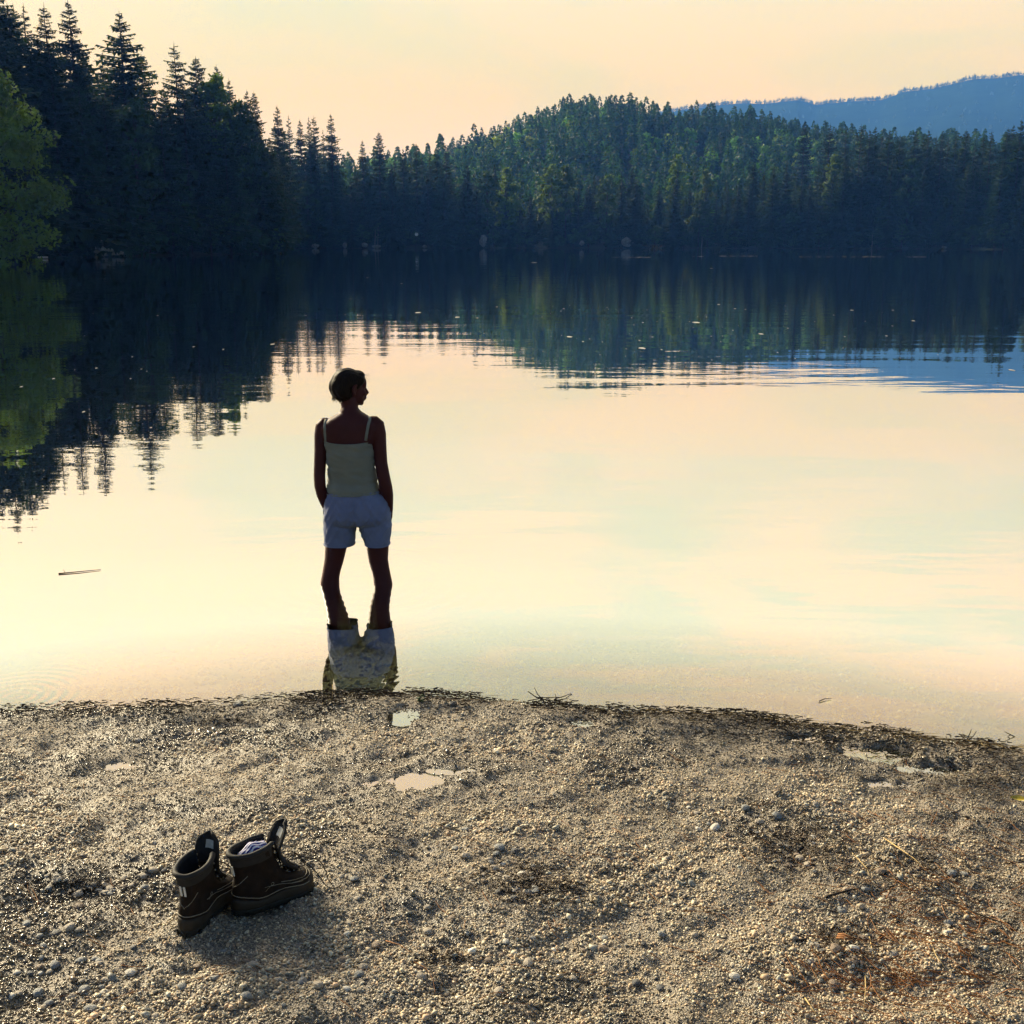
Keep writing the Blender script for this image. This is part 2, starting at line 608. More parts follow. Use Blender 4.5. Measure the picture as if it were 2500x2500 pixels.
# puddles: photo centre, half width and half depth in metres
PUDDLES = []
def z_land(X, Y, puddles=True):
    X, Y = np.asarray(X, dtype=float), np.asarray(Y, dtype=float)
    r = np.hypot(X, Y)
    a = np.arctan2(X, Y)
    # near beach
    d = np.interp(X, SX, SY) - Y
    up = 0.30 * (1 - np.exp(-np.maximum(d, 0) / 4.6))
    up = up + 0.014 * np.exp(-((d - 0.13) / 0.10) ** 2) * (0.4 + 1.2 * vnoise(X * 3.1, Y * 0.6, 5))
    dn = -np.where(-d < 1.9, 0.195 * np.maximum(-d, 0), 0.3705 + 0.16 * (-d - 1.9))
    near = np.where(d > 0, up, np.maximum(dn, -4.5))
    nearw = np.exp(-np.maximum(r - 9, 0) / 3)
    rel = (fbm(X * 2.2, Y * 2.2, 3, 11) - 0.5) * 0.060 + (fbm(X * 7.0, Y * 7.0, 3, 12) - 0.5) * 0.050 + (fbm(X * 26, Y * 26, 2, 13) - 0.5) * 0.016
    damp = 0.45 + 0.55 * sstep(-0.02, 0.35, np.abs(d))
    near = near + rel * nearw * damp * np.where(d < 0, 0.6, 1.0)
    # far banks
    Ds = np.interp(a, FA, FD)
    e = r - Ds
    bank = np.where(e > 0, 0.05 + 0.7 * sstep(0, 9, e) + 0.035 * np.maximum(e - 4, 0), 0.3 * e)
    bank = np.minimum(bank, 6 + 0 * e)
    left = sstep(-0.10, -0.35, a) if False else np.clip((-0.14 - a) / 0.25, 0, 1)
    bank = bank + np.where(e > 0, left * 5.0 * sstep(6, 40, e), 0)
    hill = np.interp(a, HA, HZ) * sstep(255, HILL_R, r) * (1 - 0.7 * sstep(HILL_R + 60, HILL_R + 500, r))
    hill = hill + sstep(260, 420, r) * (fbm(X / 60, Y / 60, 3, 31) - 0.5) * 7
    far = np.maximum(bank, -4.5) + np.where(e > 0, np.maximum(hill, 0), 0)
    front = (Y > np.interp(X, SX, SY) + 6) & (np.abs(a) < 1.45)
    z = np.where(front, np.where(e > -40, np.maximum(far, np.where(e > 0, far, near)), near), near)
    if puddles:
        for (cx, cy, hw, hd, rot, lev) in PUDDLES:
            c, s = math.cos(rot), math.sin(rot)
            u, v = ((X - cx) * c + (Y - cy) * s) / hw, (-(X - cx) * s + (Y - cy) * c) / hd
            q = np.sqrt(u * u + v * v) + (vnoise(X * 16, Y * 16, 3) - 0.5) * 0.8 + (vnoise(X * 44, Y * 44, 4) - 0.5) * 0.45 + (vnoise(X * 110, Y * 110, 9) - 0.5) * 0.25
            msk = 1 - sstep(0.72, 1.15, q)
            z = z * (1 - msk) + (lev - 0.005) * msk
    return z
def zl(x, y):
    return float(z_land(np.array([x]), np.array([y]))[0])

def on_beach(px, py):
    """photo point on the beach surface"""
    p = at_z(px, py, 0.15)
    for _ in range(6):
        p = at_z(px, py, zl(p.x, p.y))
    return p

_pud = [(985, 1752, 0.058, 0.085, 0), (1000, 1900, 0.15, 0.065, 0.0), (1420, 1768, 0.065, 0.05, 0), (285, 1868, 0.075, 0.05, 0.2),
        (535, 1968, 0.05, 0.022, 0), (615, 1780, 0.06, 0.025, 0), (2130, 1838, 0.17, 0.07, -0.2), (2280, 1870, 0.12, 0.05, -0.2), (1975, 1800, 0.09, 0.045, -0.1),
        (2180, 1905, 0.10, 0.035, -0.1), (1100, 1880, 0.08, 0.03, 0)]
_tmp = []
for (px, py, hw, hd, rot) in _pud:
    p = on_beach(px, py)
    lev = min(zl(p.x + hw * k, p.y + hd) for k in (-0.6, 0, 0.6)) - 0.004
    _tmp.append((p.x, p.y, hw, hd, rot, lev))
PUDDLES.extend(_tmp)

_gx, _gy = np.linspace(-3.4, 3.4, 760), np.linspace(1.8, 7.8, 700)
_GXX, _GYY = np.meshgrid(_gx, _gy)
_GZ = z_land(_GXX, _GYY)
def zl_grid(x, y):
    i = min(max((y - 1.8) / 6.0 * 699, 0), 698.999)
    j = min(max((x + 3.4) / 6.8 * 759, 0), 758.999)
    a, b = int(i), int(j)
    u, v = i - a, j - b
    return float((_GZ[a, b] * (1 - v) + _GZ[a, b + 1] * v) * (1 - u) + (_GZ[a + 1, b] * (1 - v) + _GZ[a + 1, b + 1] * v) * u)
def on_beach(px, py):
    p = at_z(px, py, 0.1)
    for _ in range(6):
        p = at_z(px, py, zl_grid(p.x, p.y))
    return p

# near beach and shallow lake bed, one fine sheet
def grid_mesh(name, xs, ys, zoff=0.0):
    X, Y = np.meshgrid(xs, ys)
    Z = z_land(X, Y) + zoff
    V = np.stack([X, Y, Z], -1).reshape(-1, 3)
    nx, ny = len(xs), len(ys)
    i = np.arange(ny - 1)[:, None] * nx + np.arange(nx - 1)[None, :]
    Fq = np.stack([i, i + 1, i + nx + 1, i + nx], -1).reshape(-1, 4)
    return mesh_np(name, V, Fq, 4)
def graded(lo, hi, f0, f1, fine, coarse_n):
    return np.concatenate([np.linspace(lo, f0, coarse_n, endpoint=False), np.arange(f0, f1, fine), np.linspace(f1, hi, coarse_n)])
xs = graded(-9, 9, -2.6, 2.6, 0.015, 30)
ys = graded(-4, 12, 1.9, 5.4, 0.015, 40)
beach = link('beach', grid_mesh('beach', xs, ys), M['beach'], smooth=True)
tag(beach, kind='structure')

# the ground out to the hills, lying just under the beach where they meet
az = np.concatenate([np.linspace(-math.pi, R(-34), 40, endpoint=False), np.linspace(R(-34), R(34), 220, endpoint=False), np.linspace(R(34), math.pi, 41)])
rr = np.concatenate([np.linspace(0.5, 100, 40, endpoint=False), np.linspace(100, 280, 90, endpoint=False), np.linspace(280, 900, 80, endpoint=False), np.geomspace(900, 5200, 16)])
A, RR = np.meshgrid(az, rr)
GX, GY = RR * np.sin(A), RR * np.cos(A)
GZ = z_land(GX, GY)
GZ = np.where((np.abs(GX) < 9.5) & (GY > -4.5) & (GY < 12.5), GZ - 0.35, GZ)
GV = np.stack([GX, GY, GZ], -1).reshape(-1, 3)
na = len(az)
gi = np.arange(len(rr) - 1)[:, None] * na + np.arange(na - 1)[None, :]
GF = np.stack([gi, gi + 1, gi + na + 1, gi + na], -1).reshape(-1, 4)
ground = link('ground', mesh_np('ground', GV, GF[:, ::-1], 4), M['ground'], smooth=True)
tag(ground, kind='structure')

# lake
WADER_Y = 6.43
wader = at_y(871, 1433, WADER_Y)
ringA, ringB = at_z(40, 1700, 0), at_z(1090, 1690, 0)
RINGS = [(wader.x, wader.y, 0.10, 1.5, 0.035), (ringA.x, ringA.y, 0.05, 0.55, 0.05), (ringB.x, ringB.y, 0.045, 0.5, 0.05)]
M['lake'] = water_mat('lake_water')
M['puddle'] = water_mat('puddle_water', False, 0.28)
lake = link('lake', mesh_np('lake', [(-260, 1.5, 0), (260, 1.5, 0), (260, 330, 0), (-260, 330, 0)], [(0, 1, 2, 3)], 4), M['lake'])
tag(lake, kind='structure')
for (cx, cy, hw, hd, rot, lev) in PUDDLES:
    mb = MB()
    ring = [(cx + 1.12 * (hw * math.cos(t) * math.cos(rot) - hd * math.sin(t) * math.sin(rot)), cy + 1.12 * (hw * math.cos(t) * math.sin(rot) + hd * math.sin(t) * math.cos(rot)), lev) for t in np.linspace(0, 2 * math.pi, 40, endpoint=False)]
    mb.v = ring
    mb.f = [tuple(range(40))]
    tag(mb.build('puddle', M['puddle'], smooth=False), kind='structure')

# blue mountain behind the hill
_mt = [(900, 470), (1300, 350), (1500, 300), (1650, 268), (1750, 257), (1800, 254), (1850, 257), (1930, 249), (1975, 262), (2050, 256), (2130, 255), (2185, 237), (2250, 219), (2330, 204), (2350, 201), (2400, 202), (2450, 197), (2500, 200), (2700, 190), (3100, 260), (4000, 480)]
MA = np.array([az_of(x) for x, y in _mt])
MR = 2400.0
MH = np.array([MR * math.tan(math.atan((1250 - y - (14 if x > 2200 else 1)) / F_PX) - PITCH) for x, y in _mt])
def z_mount(a, r):
    h = np.interp(a, MA, MH)
    prof = np.where(r < MR, np.clip((r - 1300) / (MR - 1300), 0, 1) ** 1.15, 1 - sstep(MR, MR + 900, r))
    x, y = r * np.sin(a), r * np.cos(a)
    return h * prof + (fbm(x / 160, y / 160, 4, 51) - 0.5) * 40 * prof * (1 - np.exp(-((r - MR) / 300) ** 2)) - 6 * (1 - prof)
ma = np.linspace(MA[0], MA[-1], 420)
mr = np.concatenate([np.linspace(1300, MR, 40), np.linspace(MR + 20, 3300, 18)])
A, RR = np.meshgrid(ma, mr)
Z = z_mount(A, RR)
mi = np.arange(len(mr) - 1)[:, None] * len(ma) + np.arange(len(ma) - 1)[None, :]
M['far_slope'] = plain('far_forest_slope', (0.010, 0.022, 0.014), 0.95, 0.4, 0.02, spec=0.0)
mountain = link('mountain', mesh_np('mountain', np.stack([RR * np.sin(A), RR * np.cos(A), Z], -1).reshape(-1, 3), np.stack([mi, mi + len(ma), mi + len(ma) + 1, mi + 1], -1).reshape(-1, 4), 4), M['far_slope'], smooth=True)
tag(mountain, kind='structure')

# ------------------------------------------------------------------ trees
def spruce(seed, H, Rd, z0=0.06, whorls=42, nb=7, seg=6, gap=0.0, lean=0.0):
    """crown and trunk arrays of one spruce"""
    g = np.random.default_rng(seed)
    V, Fc = [], []
    def tri(a, b, c):
        k = len(V)
        V.extend((a, b, c))
        Fc.append((k, k + 1, k + 2))
    bulge = g.uniform(0.62, 0.80)
    for i in range(whorls):
        t = (i + g.uniform(-0.3, 1.1)) / whorls
        t = min(max(t, 0.0), 0.985)
        z = H * (z0 + (0.985 - z0) * t) + 0.0
        env = Rd * (1 - t) ** bulge * (1.0 if t > 0.12 else 0.7 + 2.5 * t)
        n = max(4, int(nb * (1 - 0.3 * t)))
        a0 = g.uniform(0, 6.28)
        wl_ = g.uniform(0.66, 1.2)
        for j in range(n):
            if g.random() < gap:
                continue
            a = a0 + 6.283 * j / n + g.uniform(-0.3, 0.3)
            L = env * wl_ * g.uniform(0.7, 1.12) + 0.12 * (1 - t)
            if t < 0.1:
                L *= g.uniform(0.5, 1)
            pit = -0.30 + 0.75 * t + g.uniform(-0.12, 0.12)
            zb = z + g.uniform(-0.9, 0.9) * H / whorls
            d = np.array([math.cos(a), math.sin(a), 0.0])
            s = np.array([-math.sin(a), math.cos(a), 0.0])
            m = max(2, int(round(seg * min(1, 0.35 + L / Rd))))
            pts = []
            for q in range(m + 1):
                u = q / m
                r = L * u
                pts.append(d * r + np.array([0, 0, zb + r * math.tan(pit) - 0.22 * L * u * u + 0.12 * L * u ** 3]))
            for q in range(m):
                p, p2 = pts[q], pts[q + 1]
                u = (q + 0.5) / m
                wdt = (0.30 + 0.42 * L) * (1.10 - u) * (0.6 + 0.5 * min(1, 3 * u)) * 0.72
                for sg in (-1, 1):
                    tip = p + d * (L / m * 1.1 + 0.45 * wdt) + sg * s * wdt * g.uniform(0.75, 1.25) + np.array([0, 0, -wdt * g.uniform(0.10, 0.5)])
                    tri(p, p2, tip)
                if seg > 3:
                    tri(p, p2, (p + p2) / 2 + d * 0.1 + s * g.uniform(-.1, .1) + np.array([0, 0, -(0.16 + 0.14 * L) * g.uniform(0.3, 1.5)]))
            tri(pts[-2], pts[-1] + s * 0.04, pts[-1] + d * 0.18 * (0.4 + 0.6 * L / Rd) + np.array([0, 0, 0.05]))
    # leader
    tri(np.array([-0.05, 0, H * 0.955]), np.array([0.05, 0, H * 0.955]), np.array([0, 0, H * 1.0]))
    tri(np.array([0, -0.05, H * 0.955]), np.array([0, 0.05, H * 0.955]), np.array([0, 0, H * 1.0]))
    return np.array(V), np.array(Fc)

def trunk_mb(H, r, seed=0, top=0.97):
    g = random.Random(seed)
    pts, rad = [], []
    for i in range(8):
        t = i / 7
        pts.append((g.uniform(-.06, .06) * t, g.uniform(-.06, .06) * t, -0.8 + (H * top + 0.8) * t))
        rad.append(r * (1.25 if i == 0 else 1 - 0.93 * t))
    return MB().tube(pts, rad, 7)

def broadleaf(seed, H, Rd, z0=0.2, clumps=70, leaves=70, size=0.34):
    g = np.random.default_rng(seed)
    V, Fc = [], []
    cz, rz = H * (z0 + 1) / 2, H * (1 - z0) / 2
    limbs = []
    for k in range(clumps):
        while True:
            p = g.uniform(-1, 1, 3)
            q = np.linalg.norm(p)
            if 0.35 < q < 1:
                break
        wv = 1 - 0.35 * max(p[2], 0) ** 2
        c = np.array([p[0] * Rd * wv, p[1] * Rd * wv, cz + p[2] * rz])
        if k % 6 == 0:
            limbs.append(c)
        cr_ = Rd * g.uniform(0.16, 0.34)
        n = int(leaves * g.uniform(0.6, 1.3))
        off = g.normal(0, 1, (n, 3))
        off /= np.linalg.norm(off, axis=1)[:, None]
        off *= (g.random((n, 1)) ** 0.5) * cr_ * np.array([1.15, 1.15, 0.6])
        ctr = c + off
        u = g.normal(0, 1, (n, 3)); u[:, 2] *= 0.5
        u /= np.linalg.norm(u, axis=1)[:, None]
        v = g.normal(0, 1, (n, 3))
        v -= (v * u).sum(1)[:, None] * u
        v /= np.linalg.norm(v, axis=1)[:, None]
        sz = size * g.uniform(0.6, 1.3, (n, 1))
        b = len(V)
        quad = np.stack([ctr - u * sz, ctr - v * sz * 0.55, ctr + u * sz, ctr + v * sz * 0.55], 1).reshape(-1, 3)
        V.extend(quad)
        Fc.extend((b + np.arange(n)[:, None] * 4 + np.array([[0, 1, 2, 3]])).tolist())
    return np.array(V), np.array(Fc), limbs

def broad_trunk(H, r, limbs, z0, seed=0):
    mb = MB()
    mb.tube([(0, 0, -0.8), (0.05, 0, H * 0.15), (-0.08, 0.06, H * 0.4), (0.05, 0, H * 0.7), (0, 0.05, H * 0.9)], [r * 1.3, r, r * 0.75, r * 0.4, r * 0.08], 7)
    for c in limbs:
        z = max(H * 0.12, c[2] * 0.62)
        a = Vector((0, 0, z))
        b = Vector(c)
        mid = (a + b) / 2 + Vector((0, 0, -0.04 * H))
        mb.tube([a, mid, b], [r * 0.42, r * 0.25, r * 0.06], 5)
    return mb

SPR = []
for k, (rd, gp, wh, nb, z0) in enumerate(((4.8, 0.03, 78, 8, 0.02), (4.1, 0.06, 80, 8, 0.03), (3.5, 0.16, 66, 7, 0.04), (4.5, 0.08, 78, 8, 0.03), (3.0, 0.22, 64, 7, 0.05), (5.6, 0.02, 74, 9, 0.01))):
    V, Fc = spruce(100 + k, 24.0, rd, z0, wh, nb, 7, gp)
    cm = mesh_np('spruce_crown', V, Fc, 3)
    cm.materials.append(M['needles'])
    tm = trunk_mb(24.0, 0.27, k).mesh('spruce_trunk')
    tm.materials.append(M['bark'])
    SPR.append((cm, tm, 24.0))
BRD = []
for k, (rd, z0, cl, lv, sz) in enumerate(((4.6, 0.08, 95, 80, 0.30), (4.0, 0.16, 80, 75, 0.32), (3.2, 0.22, 60, 75, 0.30), (5.2, 0.05, 170, 110, 0.175))):
    H = 16.0
    V, Fc, limbs = broadleaf(200 + k, H, rd, z0, cl, lv, sz)
    tm = broad_trunk(H, 0.24, limbs, z0, k).mesh('broadleaf_trunk')
    tm.materials.append(M['bark'])
    pair = []
    for mk in ('leaves', 'leaves_light'):
        cm = mesh_np('broadleaf_crown', V, Fc, 4)
        cm.materials.append(M[mk])
        pair.append(cm)
    BRD.append((pair, tm, H))

def plant_spruce(X, Y, height, var, label, group=None, wide=1.0):
    cm, tm, H = SPR[var]
    z = zl(X, Y)
    root = empty('spruce_tree', (X, Y, z - 0.05), random.uniform(0, 6.28))
    s = height / H
    root.scale = (s * wide, s * wide, s)
    tag(root, label, 'tree', group)
    link('trunk', tm, parent=root)
    link('crown', cm, parent=root)
    return root
def plant_broad(X, Y, height, var, label, group=None, light=0, wide=1.0, name='broadleaf_tree', cat='tree'):
    pair, tm, H = BRD[var]
    z = zl(X, Y)
    root = empty(name, (X, Y, z - 0.05), random.uniform(0, 6.28))
    s = height / H
    root.scale = (s * wide, s * wide, s)
    tag(root, label, cat, group)
    link('trunk', tm, parent=root)
    link('crown', pair[light], parent=root)
    return root

def tree_spot(px, D):
    a = az_of(px)
    return D * math.sin(a), D * math.cos(a)
def top_height(px, py, D):
    X, Y = tree_spot(px, D)
    return at_y(px, py, Y).z - zl(X, Y)
def shore_D(px):
    return float(np.interp(az_of(px), FA, FD))

# skyline spruces of the left headland (photo x of the tip, photo y of the tip, metres behind the shore, shape, width, label)
LEFT_SKY = [
    (14, -105, 16, 3, 1.0, 'leftmost spruce whose top leaves the picture above the pale green tree'),
    (44, -62, 22, 2, 1.0, 'open-branched spruce second from the left picture edge, top cut off'),
    (68, 2, 12, 3, 1.1, 'broad dark spruce right behind the pale green tree at left edge'),
    (82, 4, 24, 2, 0.9, 'spindly spruce tip between the broad spruce and the bare one'),
    (106, 4, 26, 4, 1.0, 'bare sparse spruce with sky between its branches, fifth from left edge'),
    (154, 1, 15, 2, 1.0, 'open-branched tall spruce just left of the tallest dense spruce'),
    (211, -8, 8, 1, 0.95, 'tallest dense pointed spruce at left, tip touching the picture top'),
    (283, 120, 22, 4, 0.9, 'short thin spruce in the notch between the two tallest pointed spruces'),
    (329, 20, 9, 0, 1.0, 'lone regular cone-shaped spruce standing tallest right of the notch'),
    (374, 124, 16, 3, 0.9, 'smaller spruce leaning on the right shoulder of the cone-shaped spruce'),
    (424, 195, 24, 4, 0.8, 'low thin spruce tip before the slender tall spruce'),
    (453, 97, 14, 2, 0.85, 'slender open spruce standing alone right of the cone-shaped spruce'),
    (502, 131, 12, 3, 0.9, 'spruce with dense shoulders beside the yellowish broadleaf crown'),
    (550, 152, 16, 1, 0.85, 'spruce tip rising behind the yellowish broadleaf crown'),
    (578, 188, 14, 1, 0.8, 'spruce on the falling right edge of the headland wood'),
    (619, 214, 10, 1, 0.72, 'left one of the twin-topped spruces near the headland end'),
    (636, 217, 12, 3, 0.62, 'right one of the twin-topped spruces near the headland end'),
    (668, 330, 5, 1, 0.8, 'lower spruce closing the headland end above the bright green bush'),
]
for px, py in ((-25, -130), (-62, -100), (-110, -150), (-160, -120)):
    D = shore_D(px) + 10
    X, Y = tree_spot(px, D)
    plant_spruce(X, Y, top_height(px, py, D), 0, 'dark spruce just beyond the left picture edge, seen only as reflection in the lake', 'spruces beyond the left picture edge', 1.3)
for px, py, back, var, wd, lab in LEFT_SKY:
    D = shore_D(px) + back
    X, Y = tree_spot(px, D)
    plant_spruce(X, Y, top_height(px, py, D), var, lab, 'spruces of the left headland', wd * 1.6)
# the wood below them
LAB_L = 'dark spruce inside the left headland wood, below the skyline tips'
n = 0
for row, back in enumerate((4, 8, 13, 19, 26, 34)):
    for k in range(10):
        px = -120 + 84 * k + random.uniform(-30, 30) + 18 * (row % 2)
        if px > 660:
            continue
        D = shore_D(px) + back + random.uniform(-1.5, 1.5)
        sky_y = np.interp(px, [0, 110, 210, 300, 420, 560, 640, 680], [15, 50, 85, 160, 190, 205, 265, 360])
        X, Y = tree_spot(px, D)
        h = top_height(px, sky_y + random.uniform(-5, 120), D)
        if h < 5:
            continue
        plant_spruce(X, Y, h, random.choice((0, 5, 3, 5)), LAB_L, 'spruces inside the left headland wood', random.uniform(1.2, 1.6))
for px, py, back, var, light, wd, lab in (
    (-22, 130, -22, 3, 1, 0.78, 'big pale yellow-green broadleaf tree filling the left picture edge'),
    (105, 350, 1, 1, 0, 0.9, 'dark low-hanging broadleaf tree right of the pale green tree at left edge'),
    (345, 235, 3, 2, 0, 0.85, 'mid green broadleaf tree in front of the cone-shaped spruce'),
    (215, 420, 2, 1, 0, 0.9, 'broadleaf tree hanging over the driftwood pile on the left shore'),
    (540, 175, 9, 2, 1, 0.75, 'yellowish broadleaf crown among the spruces near the headland end'),
    (600, 250, 6, 1, 0, 0.65, 'green broadleaf tree on the right slope of the headland wood'),
    (430, 430, 2, 1, 0, 0.95, 'dark broadleaf tree at the middle of the headland waterline'),
    (560, 480, 2, 1, 0, 0.95, 'dark broadleaf tree on the waterline just left of the bright bush')):
    D = shore_D(px) + back
    X, Y = tree_spot(px, D)
    plant_broad(X, Y, top_height(px, py, D), var, lab, 'broadleaf trees of the left headland', light, wd)
D = shore_D(672) - 0.5
X, Y = tree_spot(676, D)
plant_broad(X, Y, 3.4, 1, 'bright green bush at the waterline on the tip of the left headland', None, 1, 1.1, 'bush', 'bush')

for k in range(15):
    px = 15 + 45 * k + random.uniform(-14, 14)
    X, Y = tree_spot(px, shore_D(px) + random.uniform(0.6, 2.0))
    plant_broad(X, Y, random.uniform(2.6, 5.0), random.choice((0, 1, 2)), 'dark low bush overhanging the waterline of the left headland', 'bushes along the headland waterline', 0, random.uniform(1.2, 1.7), 'bush', 'bush')
for k in range(34):
    px = 715 + 53 * k + random.uniform(-20, 20)
    X, Y = tree_spot(px, shore_D(px) + random.uniform(0.6, 2.0))
    plant_broad(X, Y, random.uniform(2.4, 5.5), random.choice((0, 1, 2)), 'dark low bush overhanging the waterline of the far shore', 'bushes along the far waterline', 0, random.uniform(1.2, 1.7), 'bush', 'bush')

# skyline spruces of the far shore
FAR_SKY = [(690, 252, 6, 1), (716, 276, 9, 4), (743, 287, 12, 1), (764, 281, 7, 4), (776, 278, 11, 2), (797, 312, 14, 4), (817, 273, 3, 1), (891, 338, 6, 1), (931, 317, 4, 3), (967, 370, 8, 4), (988, 360, 6, 0),
           (1006, 366, 12, 4), (1020, 346, 7, 1), (1033, 368, 10, 4), (1052, 366, 14, 2), (1069, 352, 8, 1), (1091, 347, 10, 2),
           (1950, 290, 60, 1), (2011, 297, 40, 2), (2050, 312, 30, 1), (2086, 299, 14, 2), (2107, 312, 8, 1), (2120, 304, 12, 1), (2137, 326, 20, 4), (2155, 313, 9, 0), (2181, 325, 14, 3), (2218, 312, 10, 1), (2238, 322, 16, 1), (2248, 312, 12, 1),
           (2268, 328, 20, 4), (2281, 320, 10, 1), (2297, 331, 14, 4), (2314, 325, 9, 1), (2338, 312, 8, 3), (2362, 344, 14, 4), (2381, 327, 12, 1), (2399, 314, 9, 2), (2438, 308, 10, 3), (2450, 300, 14, 1), (2468, 288, 8, 0), (2494, 338, 9, 1), (2530, 300, 12, 0)]
SPECIAL = {817: 'tallest spruce of the far shore, dense and spire-like, left of the low gap', 931: 'taller of the two pointed spruces in the low gap of the far skyline', 891: 'shorter of the two pointed spruces in the low gap of the far skyline',
           690: 'far-shore spruce rising just beyond the end of the left headland', 2468: 'tall broad spruce near the right picture edge, highest against the blue mountain', 2399: 'slender open spruce standing against the mountain left of the highest right spruce',
           2338: 'spruce with ragged top standing alone against the mountain, third clump from right', 2086: 'slender spruce tip where the hill skyline meets the blue mountain', 1069: 'spruce tip at the left foot of the green hill'}
ORD = ['first', 'second', 'third', 'fourth', 'fifth', 'sixth', 'seventh', 'eighth', 'ninth', 'tenth', 'eleventh', 'twelfth', 'thirteenth', 'fourteenth', 'fifteenth', 'sixteenth', 'seventeenth', 'eighteenth', 'nineteenth', 'twentieth', 'twenty-first', 'twenty-second', 'twenty-third', 'twenty-fourth', 'twenty-fifth', 'twenty-sixth', 'twenty-seventh', 'twenty-eighth']
_fl = sorted(q[0] for q in FAR_SKY if q[0] < 1100)
_fr = sorted((q[0] for q in FAR_SKY if q[0] > 1100 and q[0] <= 2500), reverse=True)
for px, py, back, var in FAR_SKY:
    if px > 2500:
        continue
    D = shore_D(px) + back
    X, Y = tree_spot(px, D)
    if px < 1100:
        lab = SPECIAL.get(px, ORD[_fl.index(px)] + ' spruce tip from the headland end along the skyline left of the green hill')
        grp = 'far skyline spruces left of the hill'
    else:
        lab = SPECIAL.get(px, ORD[_fr.index(px)] + ' dark spruce tip from the right picture edge along the skyline below the mountain')
        grp = 'far skyline spruces against the mountain'
    plant_spruce(X, Y, top_height(px, py, D), var, lab, grp, 1.15 if px < 1100 else 1.25)
LAB_F = 'dark blue-green spruce in the far-shore wood, below the skyline'
for row, back in enumerate((2, 6, 11, 17, 24)):
    for k in range(31):
        px = 690 + 62 * k + random.uniform(-26, 26) + 20 * (row % 2)
        D = shore_D(px) + back + random.uniform(-1.5, 1.5)
        sky_y = np.interp(px, [690, 760, 830, 900, 1000, 1150, 1300, 1500, 1700, 1900, 2100, 2500], [310, 335, 385, 410, 405, 405, 430, 440, 430, 390, 360, 360])
        X, Y = tree_spot(px, D)
        h = top_height(px, sky_y + random.uniform(0, 90) - 8 * row, D)
        if h < 4:
            continue
        plant_spruce(X, Y, h, random.choice((0, 1, 3, 5, 5, 0)), LAB_F, 'spruces of the far-shore wood', random.uniform(1.0, 1.35))
for px, py, back, var, light, wd, lab in (
    (755, 440, 1, 2, 0, 0.9, 'pale trunked broadleaf tree below the tallest far-shore spruce'),
    (1190, 415, 2, 2, 0, 0.8, 'light green broadleaf crown on the far shore, left of a pair below the hill'),
    (1235, 410, 3, 1, 1, 0.75, 'light green broadleaf crown, middle of the three below the hill'),
    (1345, 398, 4, 2, 1, 0.8, 'brightest green broadleaf tree below the hill, standing tallest in its group'),
    (1380, 405, 6, 1, 0, 0.6, 'green broadleaf crown just right of the brightest one below the hill'),
    (1480, 425, 2, 2, 0, 0.85, 'tall narrow broadleaf tree on the waterline near the big pale rock'),
    (1650, 375, 22, 2, 1, 0.55, 'small yellow-green crown standing out on the lower right hill'),
    (1715, 415, 14, 1, 1, 0.5, 'bright green crown low on the right side of the hill'),
    (1705, 485, 2, 1, 0, 0.95, 'rounded broadleaf tree with a visible trunk on the far waterline'),
    (1910, 475, 2, 1, 0, 1.1, 'wide grey-green broadleaf tree on the far waterline, right of centre'),
    (2030, 375, 10, 2, 1, 0.75, 'yellow-green lit broadleaf crown below the right skyline'),
    (2060, 420, 6, 1, 0, 0.8, 'broadleaf crown just below the yellow-green lit one at right'),
    (2160, 480, 3, 1, 0, 0.8, 'dim broadleaf tree on the far waterline below the right spruces'),
    (2210, 390, 6, 1, 0, 0.8, 'pale-topped broadleaf crown among the right spruces'),
    (2330, 435, 5, 1, 0, 0.85, 'grey-green broadleaf crown above the grassy bank at right'),
    (2440, 450, 6, 1, 0, 0.9, 'broadleaf tree near the right edge above the grassy bank')):
    D = shore_D(px) + back
    X, Y = tree_spot(px, D)
    plant_broad(X, Y, top_height(px, py, D), var, lab, 'broadleaf trees of the far shore', light, wd)

